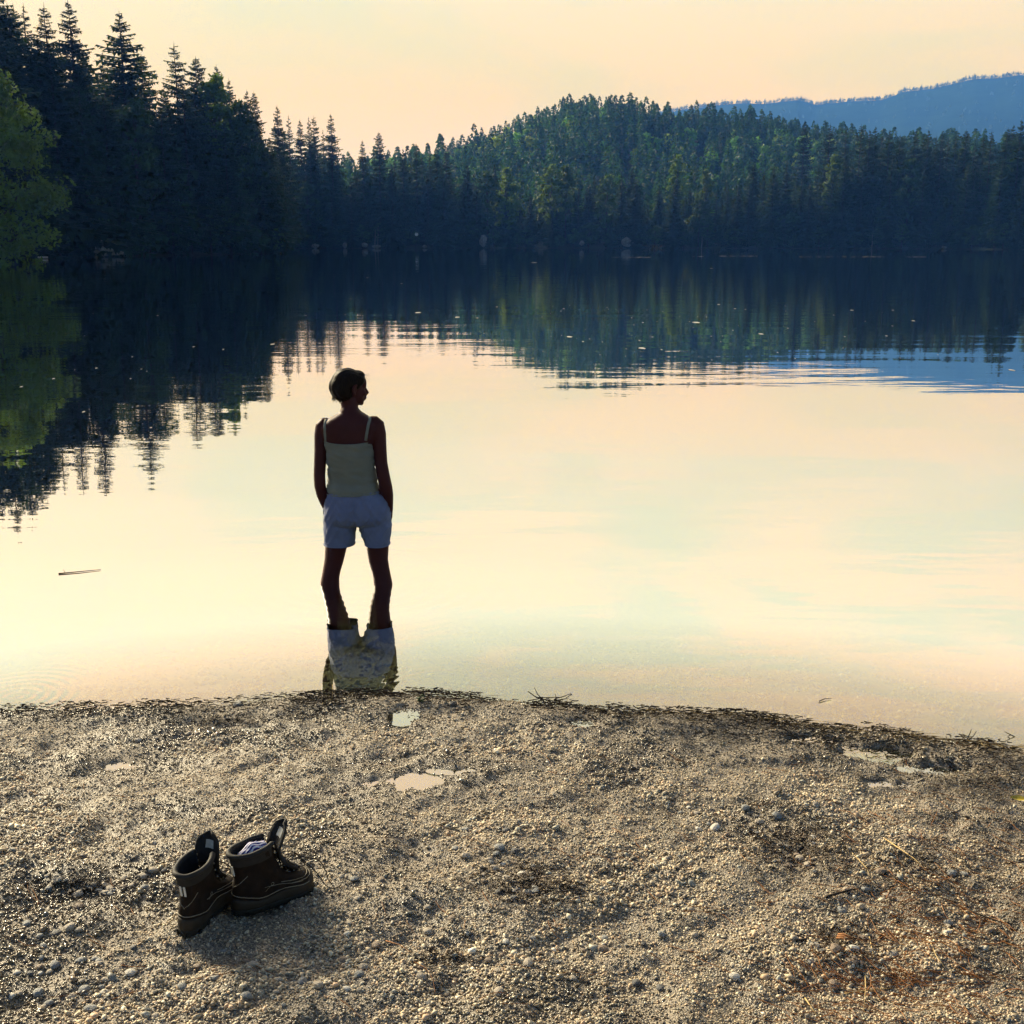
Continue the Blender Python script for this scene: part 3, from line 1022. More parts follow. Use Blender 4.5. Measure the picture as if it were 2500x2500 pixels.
# the forest of the hill, too many to count: one mass
def scatter(templates, spots, cols):
    Vs, Fs, Cs, b = [], [], [], 0
    for (x, y, z, h, wd, rz, ti), c in zip(spots, cols):
        V, Fc, H = templates[ti]
        s = h / H
        ca, sa = math.cos(rz), math.sin(rz)
        P = np.empty_like(V)
        P[:, 0] = (V[:, 0] * ca - V[:, 1] * sa) * s * wd + x
        P[:, 1] = (V[:, 0] * sa + V[:, 1] * ca) * s * wd + y
        P[:, 2] = V[:, 2] * s + z
        Vs.append(P)
        Fs.append(Fc + b)
        Cs.append(np.tile(c, (len(V), 1)))
        b += len(V)
    return np.concatenate(Vs), np.concatenate(Fs), np.concatenate(Cs)
LOW = []
def leaf_mass(kind, seed, H, Rd, n, size):
    """distant crown: leaf-sized faces spread over the outer shell of a cone or of a few round lobes"""
    g = np.random.default_rng(seed)
    if kind == 'cone':
        t = g.random(n) ** 0.8
        a = g.uniform(0, 6.283, n)
        tier = 0.80 + 0.20 * np.sin(t * 40 + a)
        r = Rd * (1 - t) ** 0.8 * np.sqrt(g.uniform(0.25, 1.0, n)) * tier + 0.04
        ctr = np.stack([r * np.cos(a), r * np.sin(a), H * (0.03 + 0.95 * t)], -1)
        out = np.stack([np.cos(a), np.sin(a), np.full(n, -0.45)], -1)
        sz = size * (0.45 + 0.75 * (1 - t))[:, None] * g.uniform(0.7, 1.3, (n, 1))
    else:
        lobes = np.stack([g.uniform(-.5, .5, 9) * Rd, g.uniform(-.5, .5, 9) * Rd, g.uniform(0.28, 0.80, 9) * H], -1)
        lr = g.uniform(0.42, 0.62, 9) * Rd
        k = g.integers(0, 9, n)
        d = g.normal(0, 1, (n, 3))
        d /= np.linalg.norm(d, axis=1)[:, None]
        ctr = lobes[k] + d * (lr[k] * np.sqrt(g.uniform(0.5, 1.0, n)))[:, None] * np.array([1, 1, 0.85])
        out = d + g.normal(0, 0.5, (n, 3))
        sz = size * g.uniform(0.6, 1.3, (n, 1))
    out /= np.linalg.norm(out, axis=1)[:, None]
    u = np.cross(out, g.normal(0, 1, (n, 3)))
    u /= np.linalg.norm(u, axis=1)[:, None]
    if kind == 'cone':
        P = np.stack([ctr - u * sz * 0.55, ctr + u * sz * 0.55, ctr + out * sz * 1.25], 1).reshape(-1, 3)
    else:
        v = np.cross(out, u)
        P = np.stack([ctr - u * sz, ctr + u * sz * 0.6 - v * sz * 0.8, ctr + v * sz], 1).reshape(-1, 3)
    Fc = np.arange(3 * n).reshape(-1, 3)
    if kind == 'cone':
        b = len(P)
        P = np.concatenate([P, [(-.25, 0, H * .88), (.25, 0, H * .88), (0, 0, H), (0, -.25, H * .88), (0, .25, H * .88), (0, 0, H)]])
        Fc = np.concatenate([Fc, [(b, b + 1, b + 2), (b + 3, b + 4, b + 5)]])
    return P, Fc, H
for k in range(4):
    LOW.append(leaf_mass('cone', 300 + k, 16.0, 2.9 + 0.25 * k, 180, 1.3))
for k in range(4):
    LOW.append(leaf_mass('ball', 320 + k, 13.0, 3.9, 200, 0.9))
spots, cols = [], []
g = np.random.default_rng(5)
tries = 0
while len(spots) < 2600 and tries < 40000:
    tries += 1
    px = g.uniform(640, 2600)
    r = 262 + 300 * g.random() ** 0.75
    a = az_of(px)
    x, y = r * math.sin(a), r * math.cos(a)
    bro = vnoise(np.array([x / 38]), np.array([y / 38]), 71)[0]
    high = float(np.interp(r, [300, 420, 520], [0, 0.6, 1]))
    isb = g.random() < np.clip((bro - 0.30) * 2.0, 0, 0.85) * high + 0.06
    if px > 2060:
        isb = g.random() < 0.08
    h = g.uniform(9, 14) if not isb else g.uniform(6, 10)
    if r > 440:
        h *= 0.74
    spots.append((x, y, 0.0, h, g.uniform(0.85, 1.2), g.uniform(0, 6.28), int(g.integers(4, 8)) if isb else int(g.integers(0, 4))))
    k = g.uniform(0.7, 1.35)
    if isb:
        cols.append(np.array((0.11, 0.27, 0.05)) * k if g.random() < 0.75 else np.array((0.24, 0.36, 0.04)) * k)
    else:
        cols.append(np.array((0.030, 0.088, 0.030)) * k)
zz = z_land(np.array([s_[0] for s_ in spots]), np.array([s_[1] for s_ in spots]))
spots = [(s_[0], s_[1], z, *s_[3:]) for s_, z in zip(spots, zz)]
V, Fc, Cc = scatter(LOW, spots, cols)
me = mesh_np('hillside_forest', V, Fc, 3)
set_col(me, Cc)
hf = link('hillside_forest', me, M['forest'])
tag(hf, 'mixed forest of spruces and light green broadleaf trees covering the hill', 'forest', kind='stuff')
# the wood goes on along both shores beyond the picture
spots, cols = [], []
for k in range(330):
    px = g.uniform(-2600, -190) if k < 190 else g.uniform(2560, 4600)
    a = az_of(px)
    r = float(np.interp(a, FA, FD)) + g.uniform(2, 45)
    x, y = r * math.sin(a), r * math.cos(a)
    spots.append((x, y, zl(x, y) - 0.3, g.uniform(15, 27), g.uniform(1.0, 1.5), g.uniform(0, 6.28), int(g.integers(0, 4))))
    cols.append(np.array((0.020, 0.052, 0.016)) * g.uniform(0.8, 1.3))
V, Fc, Cc = scatter(LOW, spots, cols)
me = mesh_np('shore_forest', V, Fc, 3)
set_col(me, Cc)
tag(link('shore_forest', me, M['forest']), 'dark spruce forest running on along both shores past the picture edges', 'forest', kind='stuff')
# and the fringe of trees on the mountain
TINY = []
for k in range(3):
    TINY.append(leaf_mass('cone', 340 + k, 20.0, 4.6, 30, 3.6))
spots, cols = [], []
for k in range(1500):
    a = g.uniform(az_of(1450), az_of(2700))
    r = MR + g.uniform(-6, 4) if k < 1100 else g.uniform(1700, MR)
    z = float(z_mount(np.array([a]), np.array([r]))[0])
    spots.append((r * math.sin(a), r * math.cos(a), z - 1, g.uniform(4, 9) * (1.3 if k % 9 == 0 else 1), g.uniform(0.9, 1.6), g.uniform(0, 6.28), int(g.integers(0, 3))))
    cols.append(np.array((0.03, 0.055, 0.025)))
V, Fc, Cc = scatter(TINY, spots, cols)
me = mesh_np('mountain_forest', V, Fc, 3)
set_col(me, Cc)
tag(link('mountain_forest', me, M['forest']), 'fringe of tiny conifers along the ridge of the blue mountain', 'forest', kind='stuff')

# ------------------------------------------------------------------ far shore small things
def rock_mesh(seed, sub=2, rough=0.35):
    bm = bmesh.new()
    bmesh.ops.create_icosphere(bm, subdivisions=sub, radius=1.0)
    for v in bm.verts:
        k = 1 + rough * (mnoise.noise(v.co * 1.1 + Vector((seed * 7.1, 0, 0))) + 0.5 * mnoise.noise(v.co * 2.7 + Vector((0, seed * 3.3, 0))))
        v.co *= k
    me = bpy.data.meshes.new('rock')
    bm.to_mesh(me)
    bm.free()
    return me
for px, py, wpx, hpx, lab in (
    (770, 601, 22, 14, 'pale rock on the far waterline, leftmost beyond the headland'), (842, 599, 14, 16, 'pale rock on the far waterline below the tallest spruce'),
    (890, 598, 18, 14, 'pale rock left of the thin bare trunks on the far waterline'), (919, 602, 26, 10, 'flat pale rock at the foot of the thin bare trunks'),
    (1037, 602, 14, 8, 'small low rock on the far waterline right of the round white marker'), (1180, 588, 22, 34, 'upright pale rock outcrop on the far waterline below the light green crowns'),
    (1530, 592, 34, 26, 'largest pale angular boulder on the far waterline, right of centre'), (1420, 594, 16, 14, 'small pale boulder left of the largest one on the far waterline'),
    (2305, 604, 14, 8, 'small boulder at the left end of the grassy bank at right')):
    Y = shore_D(px) - 0.8
    Y *= math.cos(az_of(px))
    p = at_y(px, py, Y)
    k = Y / F_PX
    o = link('rock', rock_mesh(px % 97), M['rock'])
    o.location = (p.x, Y, max(p.z, 0.05))
    o.scale = (wpx * k * 0.40, 0.6, hpx * k * 0.42)
    tag(o, lab, 'rock', 'rocks on the far waterline')
# thin bare trunks, far shore and left bank
for px, y0, y1, rad, lab in ((914, 605, 560, 0.13, 'left of two thin bare pale trunks on the far waterline'), (921, 605, 552, 0.12, 'right of two thin bare pale trunks on the far waterline'),
                             (1712, 606, 575, 0.11, 'thin grey trunk on the far waterline under the rounded broadleaf tree'), (2128, 605, 572, 0.10, 'thin grey trunk on the far waterline below the right spruces')):
    Y = (shore_D(px) + 0.6) * math.cos(az_of(px))
    p0, p1 = at_y(px, y0, Y), at_y(px + 2, y1, Y)
    p0.z = zl(p0.x, p0.y) - 0.2
    mb = MB().tube([p0, (p0 + p1) / 2 + Vector((0.08, 0, 0)), p1], [rad, rad * 0.8, rad * 0.35], 7)
    a = (p0 + p1) / 2
    mb.tube([a, a + Vector((0.5, 0, 0.6))], [rad * 0.4, rad * 0.15], 5)
    tag(mb.build('bare_trunk', M['pale_bark']), lab, 'tree trunk', 'bare trunks on the far waterline')
# round white marker on a post
Y = (shore_D(1017) + 0.5) * math.cos(az_of(1017))
p = at_y(1017, 572, Y)
mk = empty('marker_post', (p.x, Y, 0.1))
tag(mk, 'small round white marker on a thin post above the far waterline', 'marker')
m_white = plain('white_paint', (0.78, 0.77, 0.72), 0.5, 0.05)
M['white'] = m_white
mb = MB().tube([(0, 0, -0.5), (0, 0, p.z - 0.1)], 0.05, 8)
mb.build('post', M['bark'], mk)
mb = MB().tube([(0, -0.09, p.z - 0.1), (0, -0.14, p.z - 0.1)], 0.34, 20)
mb.build('disc', m_white, mk, smooth=False)
# left shore: driftwood pile, pale stumps, floating plank
M['driftwood'] = plain('driftwood', (0.42, 0.40, 0.36), 0.85, 0.3, 6.0)
def left_pt(px, py, off=0.0):
    Y = (shore_D(px) - 1.0 + off) * math.cos(az_of(px))
    return at_y(px, py, Y)
for i, (x0, y0, x1, y1, r_, lab) in enumerate(((244, 608, 300, 618, 0.22, 'thick pale driftwood log on the left shore, topmost of the pile'), (250, 622, 300, 621, 0.16, 'pale driftwood log lying at the waterline of the left shore'),
                                       (232, 616, 268, 606, 0.18, 'driftwood log tilting up at the left end of the pile'), (268, 622, 284, 610, 0.12, 'short driftwood log leaning across the pile'))):
    a, b = left_pt(x0, y0, 0.25 * i), left_pt(x1, y1, 0.25 * i)
    a.z, b.z = max(a.z, 0.02), max(b.z, 0.02)
    mid = (a + b) / 2 + Vector((0, 0, 0.08))
    tag(MB().tube([a, mid, b], [r_, r_ * 0.9, r_ * 0.6], 8).build('driftwood_log', M['driftwood']), lab, 'driftwood', 'driftwood pile on the left shore')
for px, y1, y0, lab in ((233, 585, 606, 'grey weathered stump standing behind the driftwood pile, left one'), (248, 586, 607, 'pale weathered stump standing behind the driftwood pile, right one')):
    a, b = left_pt(px, y0, 1.0), left_pt(px + 1, y1, 1.0)
    a.z = min(a.z, zl(a.x, a.y)) - 0.1
    mb = MB().tube([a, (a + b) / 2, b], [0.24, 0.17, 0.13], 8)
    mb.tube([(a + b) / 2, (a + b) / 2 + Vector((0.28, 0, 0.35))], [0.08, 0.04], 6)
    tag(mb.build('stump', M['driftwood']), lab, 'stump')
p = left_pt(104, 622, -2.0)
tag(MB().box((p.x, p.y, 0.14), (0.85, 0.3, 0.16)).build('plank', m_white, smooth=False), 'short white plank floating by the left shore under the pale green tree', 'plank')

# ripple lines mirroring the sky, painted as pale strips, and specks afloat
M['sky_glint'] = plain('painted_sky_glint', (0.46, 0.44, 0.38), 0.5, 0.3, 3.0)  # pale colour stands in for sky reflected off ripples and flakes
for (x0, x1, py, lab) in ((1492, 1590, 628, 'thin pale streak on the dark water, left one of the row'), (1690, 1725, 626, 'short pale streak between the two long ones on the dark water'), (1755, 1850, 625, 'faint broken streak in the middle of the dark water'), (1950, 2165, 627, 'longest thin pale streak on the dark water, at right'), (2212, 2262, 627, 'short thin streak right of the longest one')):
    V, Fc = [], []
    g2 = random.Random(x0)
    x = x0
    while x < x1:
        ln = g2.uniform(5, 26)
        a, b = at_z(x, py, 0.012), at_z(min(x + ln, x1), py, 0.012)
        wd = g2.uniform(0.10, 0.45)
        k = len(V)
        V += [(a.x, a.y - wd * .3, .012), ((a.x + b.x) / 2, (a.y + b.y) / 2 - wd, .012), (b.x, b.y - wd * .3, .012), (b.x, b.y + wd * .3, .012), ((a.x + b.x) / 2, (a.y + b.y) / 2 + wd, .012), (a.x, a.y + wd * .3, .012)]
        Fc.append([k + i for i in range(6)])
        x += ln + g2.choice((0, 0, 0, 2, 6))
    tag(link('glint_streak', mesh_np('glint_streak', V, Fc, 6), M['sky_glint']), lab, 'streak', kind='stuff')
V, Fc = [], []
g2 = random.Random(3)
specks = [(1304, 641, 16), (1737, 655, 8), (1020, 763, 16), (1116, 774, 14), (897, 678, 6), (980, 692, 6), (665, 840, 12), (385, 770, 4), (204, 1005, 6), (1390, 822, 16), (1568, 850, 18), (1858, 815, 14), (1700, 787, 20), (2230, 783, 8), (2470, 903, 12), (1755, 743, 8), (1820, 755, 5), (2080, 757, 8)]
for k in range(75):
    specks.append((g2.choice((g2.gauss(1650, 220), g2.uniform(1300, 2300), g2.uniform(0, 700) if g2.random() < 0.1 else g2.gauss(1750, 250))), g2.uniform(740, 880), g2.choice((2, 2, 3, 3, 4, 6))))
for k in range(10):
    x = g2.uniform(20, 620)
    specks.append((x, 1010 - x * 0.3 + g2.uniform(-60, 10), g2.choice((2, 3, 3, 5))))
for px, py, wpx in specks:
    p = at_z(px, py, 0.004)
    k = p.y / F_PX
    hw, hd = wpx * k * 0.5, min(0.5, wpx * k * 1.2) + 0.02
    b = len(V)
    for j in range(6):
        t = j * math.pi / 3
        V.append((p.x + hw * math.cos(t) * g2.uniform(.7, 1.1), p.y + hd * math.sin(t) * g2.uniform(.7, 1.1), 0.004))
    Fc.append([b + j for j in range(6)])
tag(link('floating_specks', mesh_np('floating_specks', V, Fc, 6), M['sky_glint']), 'pale specks of leaf and pollen floating on the dark reflection', 'specks', kind='stuff')  # leaf and pollen flakes, the sky's gleam on them painted as pale colour

# ------------------------------------------------------------------ the wading woman
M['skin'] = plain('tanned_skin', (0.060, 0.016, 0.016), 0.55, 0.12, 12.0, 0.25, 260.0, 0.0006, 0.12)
M['hair'] = None
def hair_mat():
    m, nt, b = new_mat('dark_brown_hair')
    t = N(nt, 'ShaderNodeTexCoord')
    mp = N(nt, 'ShaderNodeMapping')
    mp.inputs['Scale'].default_value = (260, 40, 40)
    nt.links.new(t.outputs['Object'], mp.inputs[0])
    n = N(nt, 'ShaderNodeTexNoise')
    n.inputs['Scale'].default_value = 1.0
    n.inputs['Detail'].default_value = 4
    n.inputs['Distortion'].default_value = 0.8
    nt.links.new(mp.outputs[0], n.inputs[0])
    r = N(nt, 'ShaderNodeValToRGB')
    r.color_ramp.elements[0].position = 0.3
    r.color_ramp.elements[0].color = (0.005, 0.0035, 0.003, 1)
    r.color_ramp.elements[1].position = 0.72
    r.color_ramp.elements[1].color = (0.022, 0.012, 0.008, 1)
    nt.links.new(n.outputs[0], r.inputs[0])
    nt.links.new(r.outputs[0], b.inputs['Base Color'])
    b.inputs['Roughness'].default_value = 0.5
    b.inputs['Specular IOR Level'].default_value = 0.06
    bp = N(nt, 'ShaderNodeBump')
    bp.inputs['Strength'].default_value = 0.8
    bp.inputs['Distance'].default_value = 0.003
    nt.links.new(n.outputs[0], bp.inputs['Height'])
    nt.links.new(bp.outputs[0], b.inputs['Normal'])
    return m
M['hair'] = hair_mat()
def cloth_mat(name, col, wscale=900.0):
    m, nt, b = new_mat(name)
    t = N(nt, 'ShaderNodeTexCoord')
    n = N(nt, 'ShaderNodeTexNoise')
    n.inputs['Scale'].default_value = 9
    n.inputs['Detail'].default_value = 6
    nt.links.new(t.outputs['Object'], n.inputs[0])
    mr = N(nt, 'ShaderNodeMapRange')
    mr.inputs['From Min'].default_value = 0.3
    mr.inputs['From Max'].default_value = 0.7
    mr.inputs['To Min'].default_value = 0.86
    mr.inputs['To Max'].default_value = 1.1
    nt.links.new(n.outputs[0], mr.inputs['Value'])
    sc = N(nt, 'ShaderNodeVectorMath', operation='SCALE')
    sc.inputs[0].default_value = col
    nt.links.new(mr.outputs[0], sc.inputs['Scale'])
    nt.links.new(sc.outputs[0], b.inputs['Base Color'])
    b.inputs['Roughness'].default_value = 0.9
    b.inputs['Specular IOR Level'].default_value = 0.15
    b.inputs['Sheen Weight'].default_value = 0.15
    wv = N(nt, 'ShaderNodeTexWave', bands_direction='Z')
    wv.inputs['Scale'].default_value = 90
    wv.inputs['Distortion'].default_value = 6
    wv.inputs['Detail'].default_value = 2
    nt.links.new(t.outputs['Object'], wv.inputs[0])
    n2 = N(nt, 'ShaderNodeTexNoise')
    n2.inputs['Scale'].default_value = wscale
    nt.links.new(t.outputs['Object'], n2.inputs[0])
    ad = N(nt, 'ShaderNodeMath', operation='ADD')
    nt.links.new(wv.outputs[1], ad.inputs[0])
    nt.links.new(n2.outputs[0], ad.inputs[1])
    bp = N(nt, 'ShaderNodeBump')
    bp.inputs['Strength'].default_value = 0.35
    bp.inputs['Distance'].default_value = 0.0015
    nt.links.new(ad.outputs[0], bp.inputs['Height'])
    nt.links.new(bp.outputs[0], b.inputs['Normal'])
    return m
M['top'] = cloth_mat('grey_ribbed_knit', (0.215, 0.215, 0.180))
M['shorts'] = cloth_mat('grey_blue_jersey', (0.165, 0.19, 0.32))

PY = WADER_Y
person = empty('person', (wader.x, PY, zl(wader.x, PY)))
tag(person, 'person in strappy top and shorts wading calf-deep, seen from behind with hands in pockets', 'person')
O = person.location.copy()
def wp(px, py, dy=0.0):
    """photo point at the wader's distance, in her own frame"""
    p = at_y(px, py, PY + dy)
    return p - O
FLOOR = 0.0
def ring(py, x0, x1, ry, dy=0.0, n=28, pw=2.4, grow=0.0):
    a, b = wp(x0, py), wp(x1, py)
    c = (a + b) / 2
    rx = (b.x - a.x) / 2 + grow
    ry = ry + grow
    out = []
    for j in range(n):
        t = 2 * math.pi * j / n
        ct, st = math.cos(t), math.sin(t)
        out.append(Vector((c.x + rx * math.copysign(abs(ct) ** (2 / pw), ct), dy + ry * math.copysign(abs(st) ** (2 / pw), st), c.z)))
    return out

body = MB()
TORSO = [(984, 836, 871, 0.050, 0.018), (998, 835, 874, 0.052, 0.010), (1006, 829, 883, 0.056, 0.002), (1013, 818, 896, 0.062, -0.004), (1022, 802, 909, 0.070, -0.006), (1032, 790, 921, 0.078, -0.006), (1046, 783, 926, 0.086, -0.004),
         (1066, 788, 920, 0.096, 0.0), (1085, 795, 913, 0.100, 0.004), (1110, 799, 912, 0.100, 0.006), (1140, 803, 912, 0.094, 0.006), (1165, 804, 916, 0.090, 0.004), (1190, 801, 926, 0.096, 0.0), (1215, 797, 941, 0.108, -0.006), (1240, 796, 947, 0.116, -0.010), (1262, 797, 948, 0.114, -0.010), (1272, 806, 938, 0.090, -0.004)]
body.rings([ring(y, a, b, ry, dy) for y, a, b, ry, dy in TORSO][::-1])
def limb(mb, pts, n=18, grow=0.0, flat=1.0):
    """pts: (px, py, dy, radius)"""
    return mb.tube([wp(px, py, 0) + Vector((0, dy, 0)) for px, py, dy, r in pts], [r + grow for *_, r in pts], n, True, flat)
# arms: elbows a little back, hands forward into the pockets
ARM_L = [(803, 1027, 0.0, 0.020), (796, 1031, 0.0, 0.033), (788, 1041, 0.0, 0.041), (784, 1062, -0.004, 0.0375), (783.5, 1095, -0.012, 0.0345), (783, 1130, -0.025, 0.0335), (782.5, 1160, -0.036, 0.0325), (784, 1185, -0.034, 0.0325), (787, 1205, -0.018, 0.0315), (792, 1225, 0.0, 0.027), (797, 1240, 0.012, 0.0235), (801, 1250, 0.020, 0.024)]
ARM_R = [(902, 1024, 0.0, 0.022), (910, 1028, 0.0, 0.036), (919, 1038, 0.0, 0.045), (925, 1060, -0.004, 0.0410), (928, 1095, -0.014, 0.0375), (932, 1130, -0.028, 0.0355), (939, 1163, -0.040, 0.0360), (944, 1188, -0.036, 0.0365), (947, 1208, -0.020, 0.0330), (948.5, 1226, 0.0, 0.0270), (949, 1240, 0.014, 0.0235), (948, 1250, 0.020, 0.024)]
limb(body, ARM_L)
limb(body, ARM_R)
# hands: palm, four fingers and a thumb, pushed into the pockets
for sgn, pal in ((-1, [(801, 1248, 0.018, 0.024), (804, 1262, 0.026, 0.027), (806, 1276, 0.034, 0.025)]), (1, [(948, 1248, 0.018, 0.024), (946, 1262, 0.026, 0.027), (943, 1276, 0.034, 0.025)])):
    limb(body, pal, 12)
    kx, ky = pal[-1][0], pal[-1][1]
    for q, (dy, ln) in enumerate(((0.002, 0.050), (0.021, 0.058), (0.040, 0.062), (0.058, 0.052))):
        a = wp(kx, ky - 3) + Vector((0, dy, 0))
        k1 = a + Vector((-sgn * 0.004, 0.006, -ln * 0.45))
        k2 = a + Vector((-sgn * 0.012, 0.014, -ln))
        body.tube([a + Vector((0, 0, 0.015)), a, k1, k2], [0.010, 0.0098, 0.009, 0.0075], 8)
    a = wp(pal[0][0], pal[0][1] + 4) + Vector((0, 0.018, 0))
    body.tube([a, a + Vector((sgn * 0.003, 0.036, -0.018)), a + Vector((sgn * 0.001, 0.055, -0.042))], [0.012, 0.011, 0.008], 8)
# legs
LEG_L = [(832, 1262, 0.0, 0.080), (826, 1296, 0.0, 0.068), (822, 1327, 0.0, 0.0610), (818, 1350, 0.0, 0.0575), (815.5, 1368, -0.002, 0.0535), (811, 1388, -0.006, 0.0500), (808, 1405, -0.010, 0.0495), (806.5, 1420, -0.012, 0.0530), (806.5, 1433, -0.012, 0.0555), (808, 1452, -0.010, 0.050)]
LEG_R = [(912, 1262, 0.0, 0.080), (919, 1296, 0.0, 0.070), (922, 1327, 0.0, 0.0640), (922.5, 1350, 0.0, 0.0595), (924, 1368, -0.002, 0.0550), (929, 1388, -0.006, 0.0510), (933, 1405, -0.010, 0.0500), (935.5, 1420, -0.012, 0.0525), (936.5, 1433, -0.012, 0.0545), (935, 1452, -0.010, 0.049)]
for sgn, L in ((-1, LEG_L), (1, LEG_R)):
    pts = [wp(px, py) + Vector((0, dy, 0)) for px, py, dy, r in L]
    rad = [r for *_, r in L]
    e = pts[-1].copy()
    for f, r in ((0.72, 0.045), (0.45, 0.037), (0.30, 0.034)):
        pts.append(Vector((e.x + sgn * 0.003, e.y - 0.004, e.z * f)))
        rad.append(r)
    pts.append(Vector((e.x, e.y, 0.05)))
    rad.append(0.037)
    body.tube(pts, rad, 20)
    # foot with five toes
    fx = e.x
    body.tube([(fx, e.y - 0.045, 0.030), (fx, e.y, 0.050), (fx + sgn * 0.006, e.y + 0.07, 0.038), (fx + sgn * 0.012, e.y + 0.14, 0.022)], [0.026, 0.036, 0.036, 0.030], 14)
    body.tube([(fx - 0.015, e.y + 0.06, 0.022), (fx + sgn * 0.012, e.y + 0.145, 0.016), (fx + sgn * 0.016, e.y + 0.165, 0.014)], [0.03, 0.03, 0.02], 12)
    for q in range(5):
        ox = (q - 2) * 0.0155
        ln = (0.062, 0.058, 0.052, 0.045, 0.037)[q]
        tx = fx + sgn * 0.014 + sgn * ox
        body.tube([(tx, e.y + 0.14, 0.015), (tx, e.y + 0.14 + ln, 0.011)], [0.0105, 0.0085], 8)
# head, turned to look over the lake to the right
YAW = R(-62)
HC = wp(855, 948) + Vector((0, 0.020, 0))
HM = Matrix.Rotation(YAW, 3, 'Z') @ Matrix.Rotation(R(-2), 3, 'X')
HS = 0.90
def hp(x, y, z):
    return HC + HM @ (Vector((x, y, z)) * HS)
def hel(mb, c, r, n=20, m=12):
    mb.ellipsoid(hp(*c), [q * HS for q in r], n, m, HM)
hel(body, (0, -0.010, 0.028), (0.072, 0.090, 0.084), 28, 18)
hel(body, (0, 0.030, -0.030), (0.058, 0.058, 0.070), 24, 14)
hel(body, (0, 0.045, -0.066), (0.042, 0.040, 0.038))
hel(body, (0, 0.066, -0.092), (0.020, 0.019, 0.018))
hel(body, (0, 0.070, 0.030), (0.052, 0.026, 0.045))
hel(body, (0, 0.082, 0.008), (0.044, 0.012, 0.010))
body.tube([hp(0, 0.088, 0.004), hp(0, 0.100, -0.016), hp(0, 0.108, -0.033), hp(0, 0.098, -0.042)], [0.008 * HS, 0.010 * HS, 0.013 * HS, 0.009 * HS], 10)
for s_ in (-1, 1):
    hel(body, (s_ * 0.012, 0.096, -0.038), (0.009, 0.010, 0.008), 10, 8)
    hel(body, (s_ * 0.034, 0.066, -0.028), (0.022, 0.022, 0.020))
    # ear: rim and lobe
    rim = [hp(s_ * (0.070 + 0.012 * k), 0.004 - 0.020 * math.sin(q), -0.004 + 0.030 * math.cos(q)) for q, k in zip(np.linspace(-0.5, 3.3, 9), (0.2, 0.6, 0.9, 1, 1, 1, 0.9, 0.6, 0.2))]
    body.tube(rim, [0.007 * HS] * 9, 8)
    hel(body, (s_ * 0.071, 0.0, -0.004), (0.010, 0.014, 0.024), 12, 8)
hel(body, (0, 0.092, -0.059), (0.020, 0.011, 0.0065), 14, 8)
hel(body, (0, 0.089, -0.071), (0.018, 0.011, 0.0070), 14, 8)
body.tube([wp(853, 1008), wp(853, 992) + Vector((0, 0.010, 0)), hp(0, -0.02, -0.055)], [0.054, 0.046, 0.050], 18)
bm_ = remeshed(body.mesh('body'), 0.0046, 9, 0.5)
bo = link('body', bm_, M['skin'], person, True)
for s_ in (-1, 1):
    mb = MB()
    mb.ellipsoid(hp(s_ * 0.029, 0.0635, -0.006), [0.0100 * HS] * 3, 12, 8, HM)
    mb.build('eye', M['white'], person)
# hair: short, full at the back of the head
hm = MB()
hel(hm, (0, -0.022, 0.040), (0.086, 0.094, 0.080), 28, 18)
hel(hm, (0, -0.062, 0.004), (0.083, 0.070, 0.080), 28, 16)
hel(hm, (0, -0.045, -0.035), (0.068, 0.058, 0.052), 24, 12)
hel(hm, (0.0, 0.045, 0.075), (0.058, 0.040, 0.032), 24, 12)
hel(hm, (0.045, 0.030, 0.050), (0.034, 0.040, 0.034), 20, 12)
hel(hm, (-0.045, 0.030, 0.050), (0.034, 0.040, 0.034), 20, 12)
hme = remeshed(hm.mesh('hair'), 0.0042, 5, 0.5)
for v in hme.vertices:
    q = HM.transposed() @ (v.co - HC)
    k = mnoise.noise(Vector((q.x * 95, q.y * 20, q.z * 16))) * 0.0035 + mnoise.noise(Vector((q.x * 38, q.y * 12, q.z * 10))) * 0.004
    v.co += v.normal * k
link('hair', hme, M['hair'], person, True)
# loose strands at the nape and the brow
st = MB()
gs = random.Random(4)
for k in range(46):
    a = gs.uniform(-1.0, 1.0)
    c = hp(0.066 * math.sin(a) * 1.02, -0.062 - 0.045 * math.cos(a), -0.048 + gs.uniform(-0.012, 0.01))
    e_ = c + Vector((gs.uniform(-.012, .012), gs.uniform(-.008, .008), -gs.uniform(0.012, 0.030)))
    st.tube([c, (c + e_) / 2 + Vector((gs.uniform(-.004, .004), 0, 0)), e_], [0.0013, 0.001, 0.0004], 4)
for k in range(14):
    c = hp(gs.uniform(-.03, .06), 0.075 + gs.uniform(-.01, .008), 0.072 + gs.uniform(-.012, .02))
    e_ = c + HM @ Vector((gs.uniform(-.012, .012), 0.014, -gs.uniform(0.008, 0.026)))
    st.tube([c, (c + e_) / 2 + HM @ Vector((0, 0.004, 0.002)), e_], [0.0008, 0.0006, 0.0002], 5)
st.build('loose_strands', M['hair'], person)

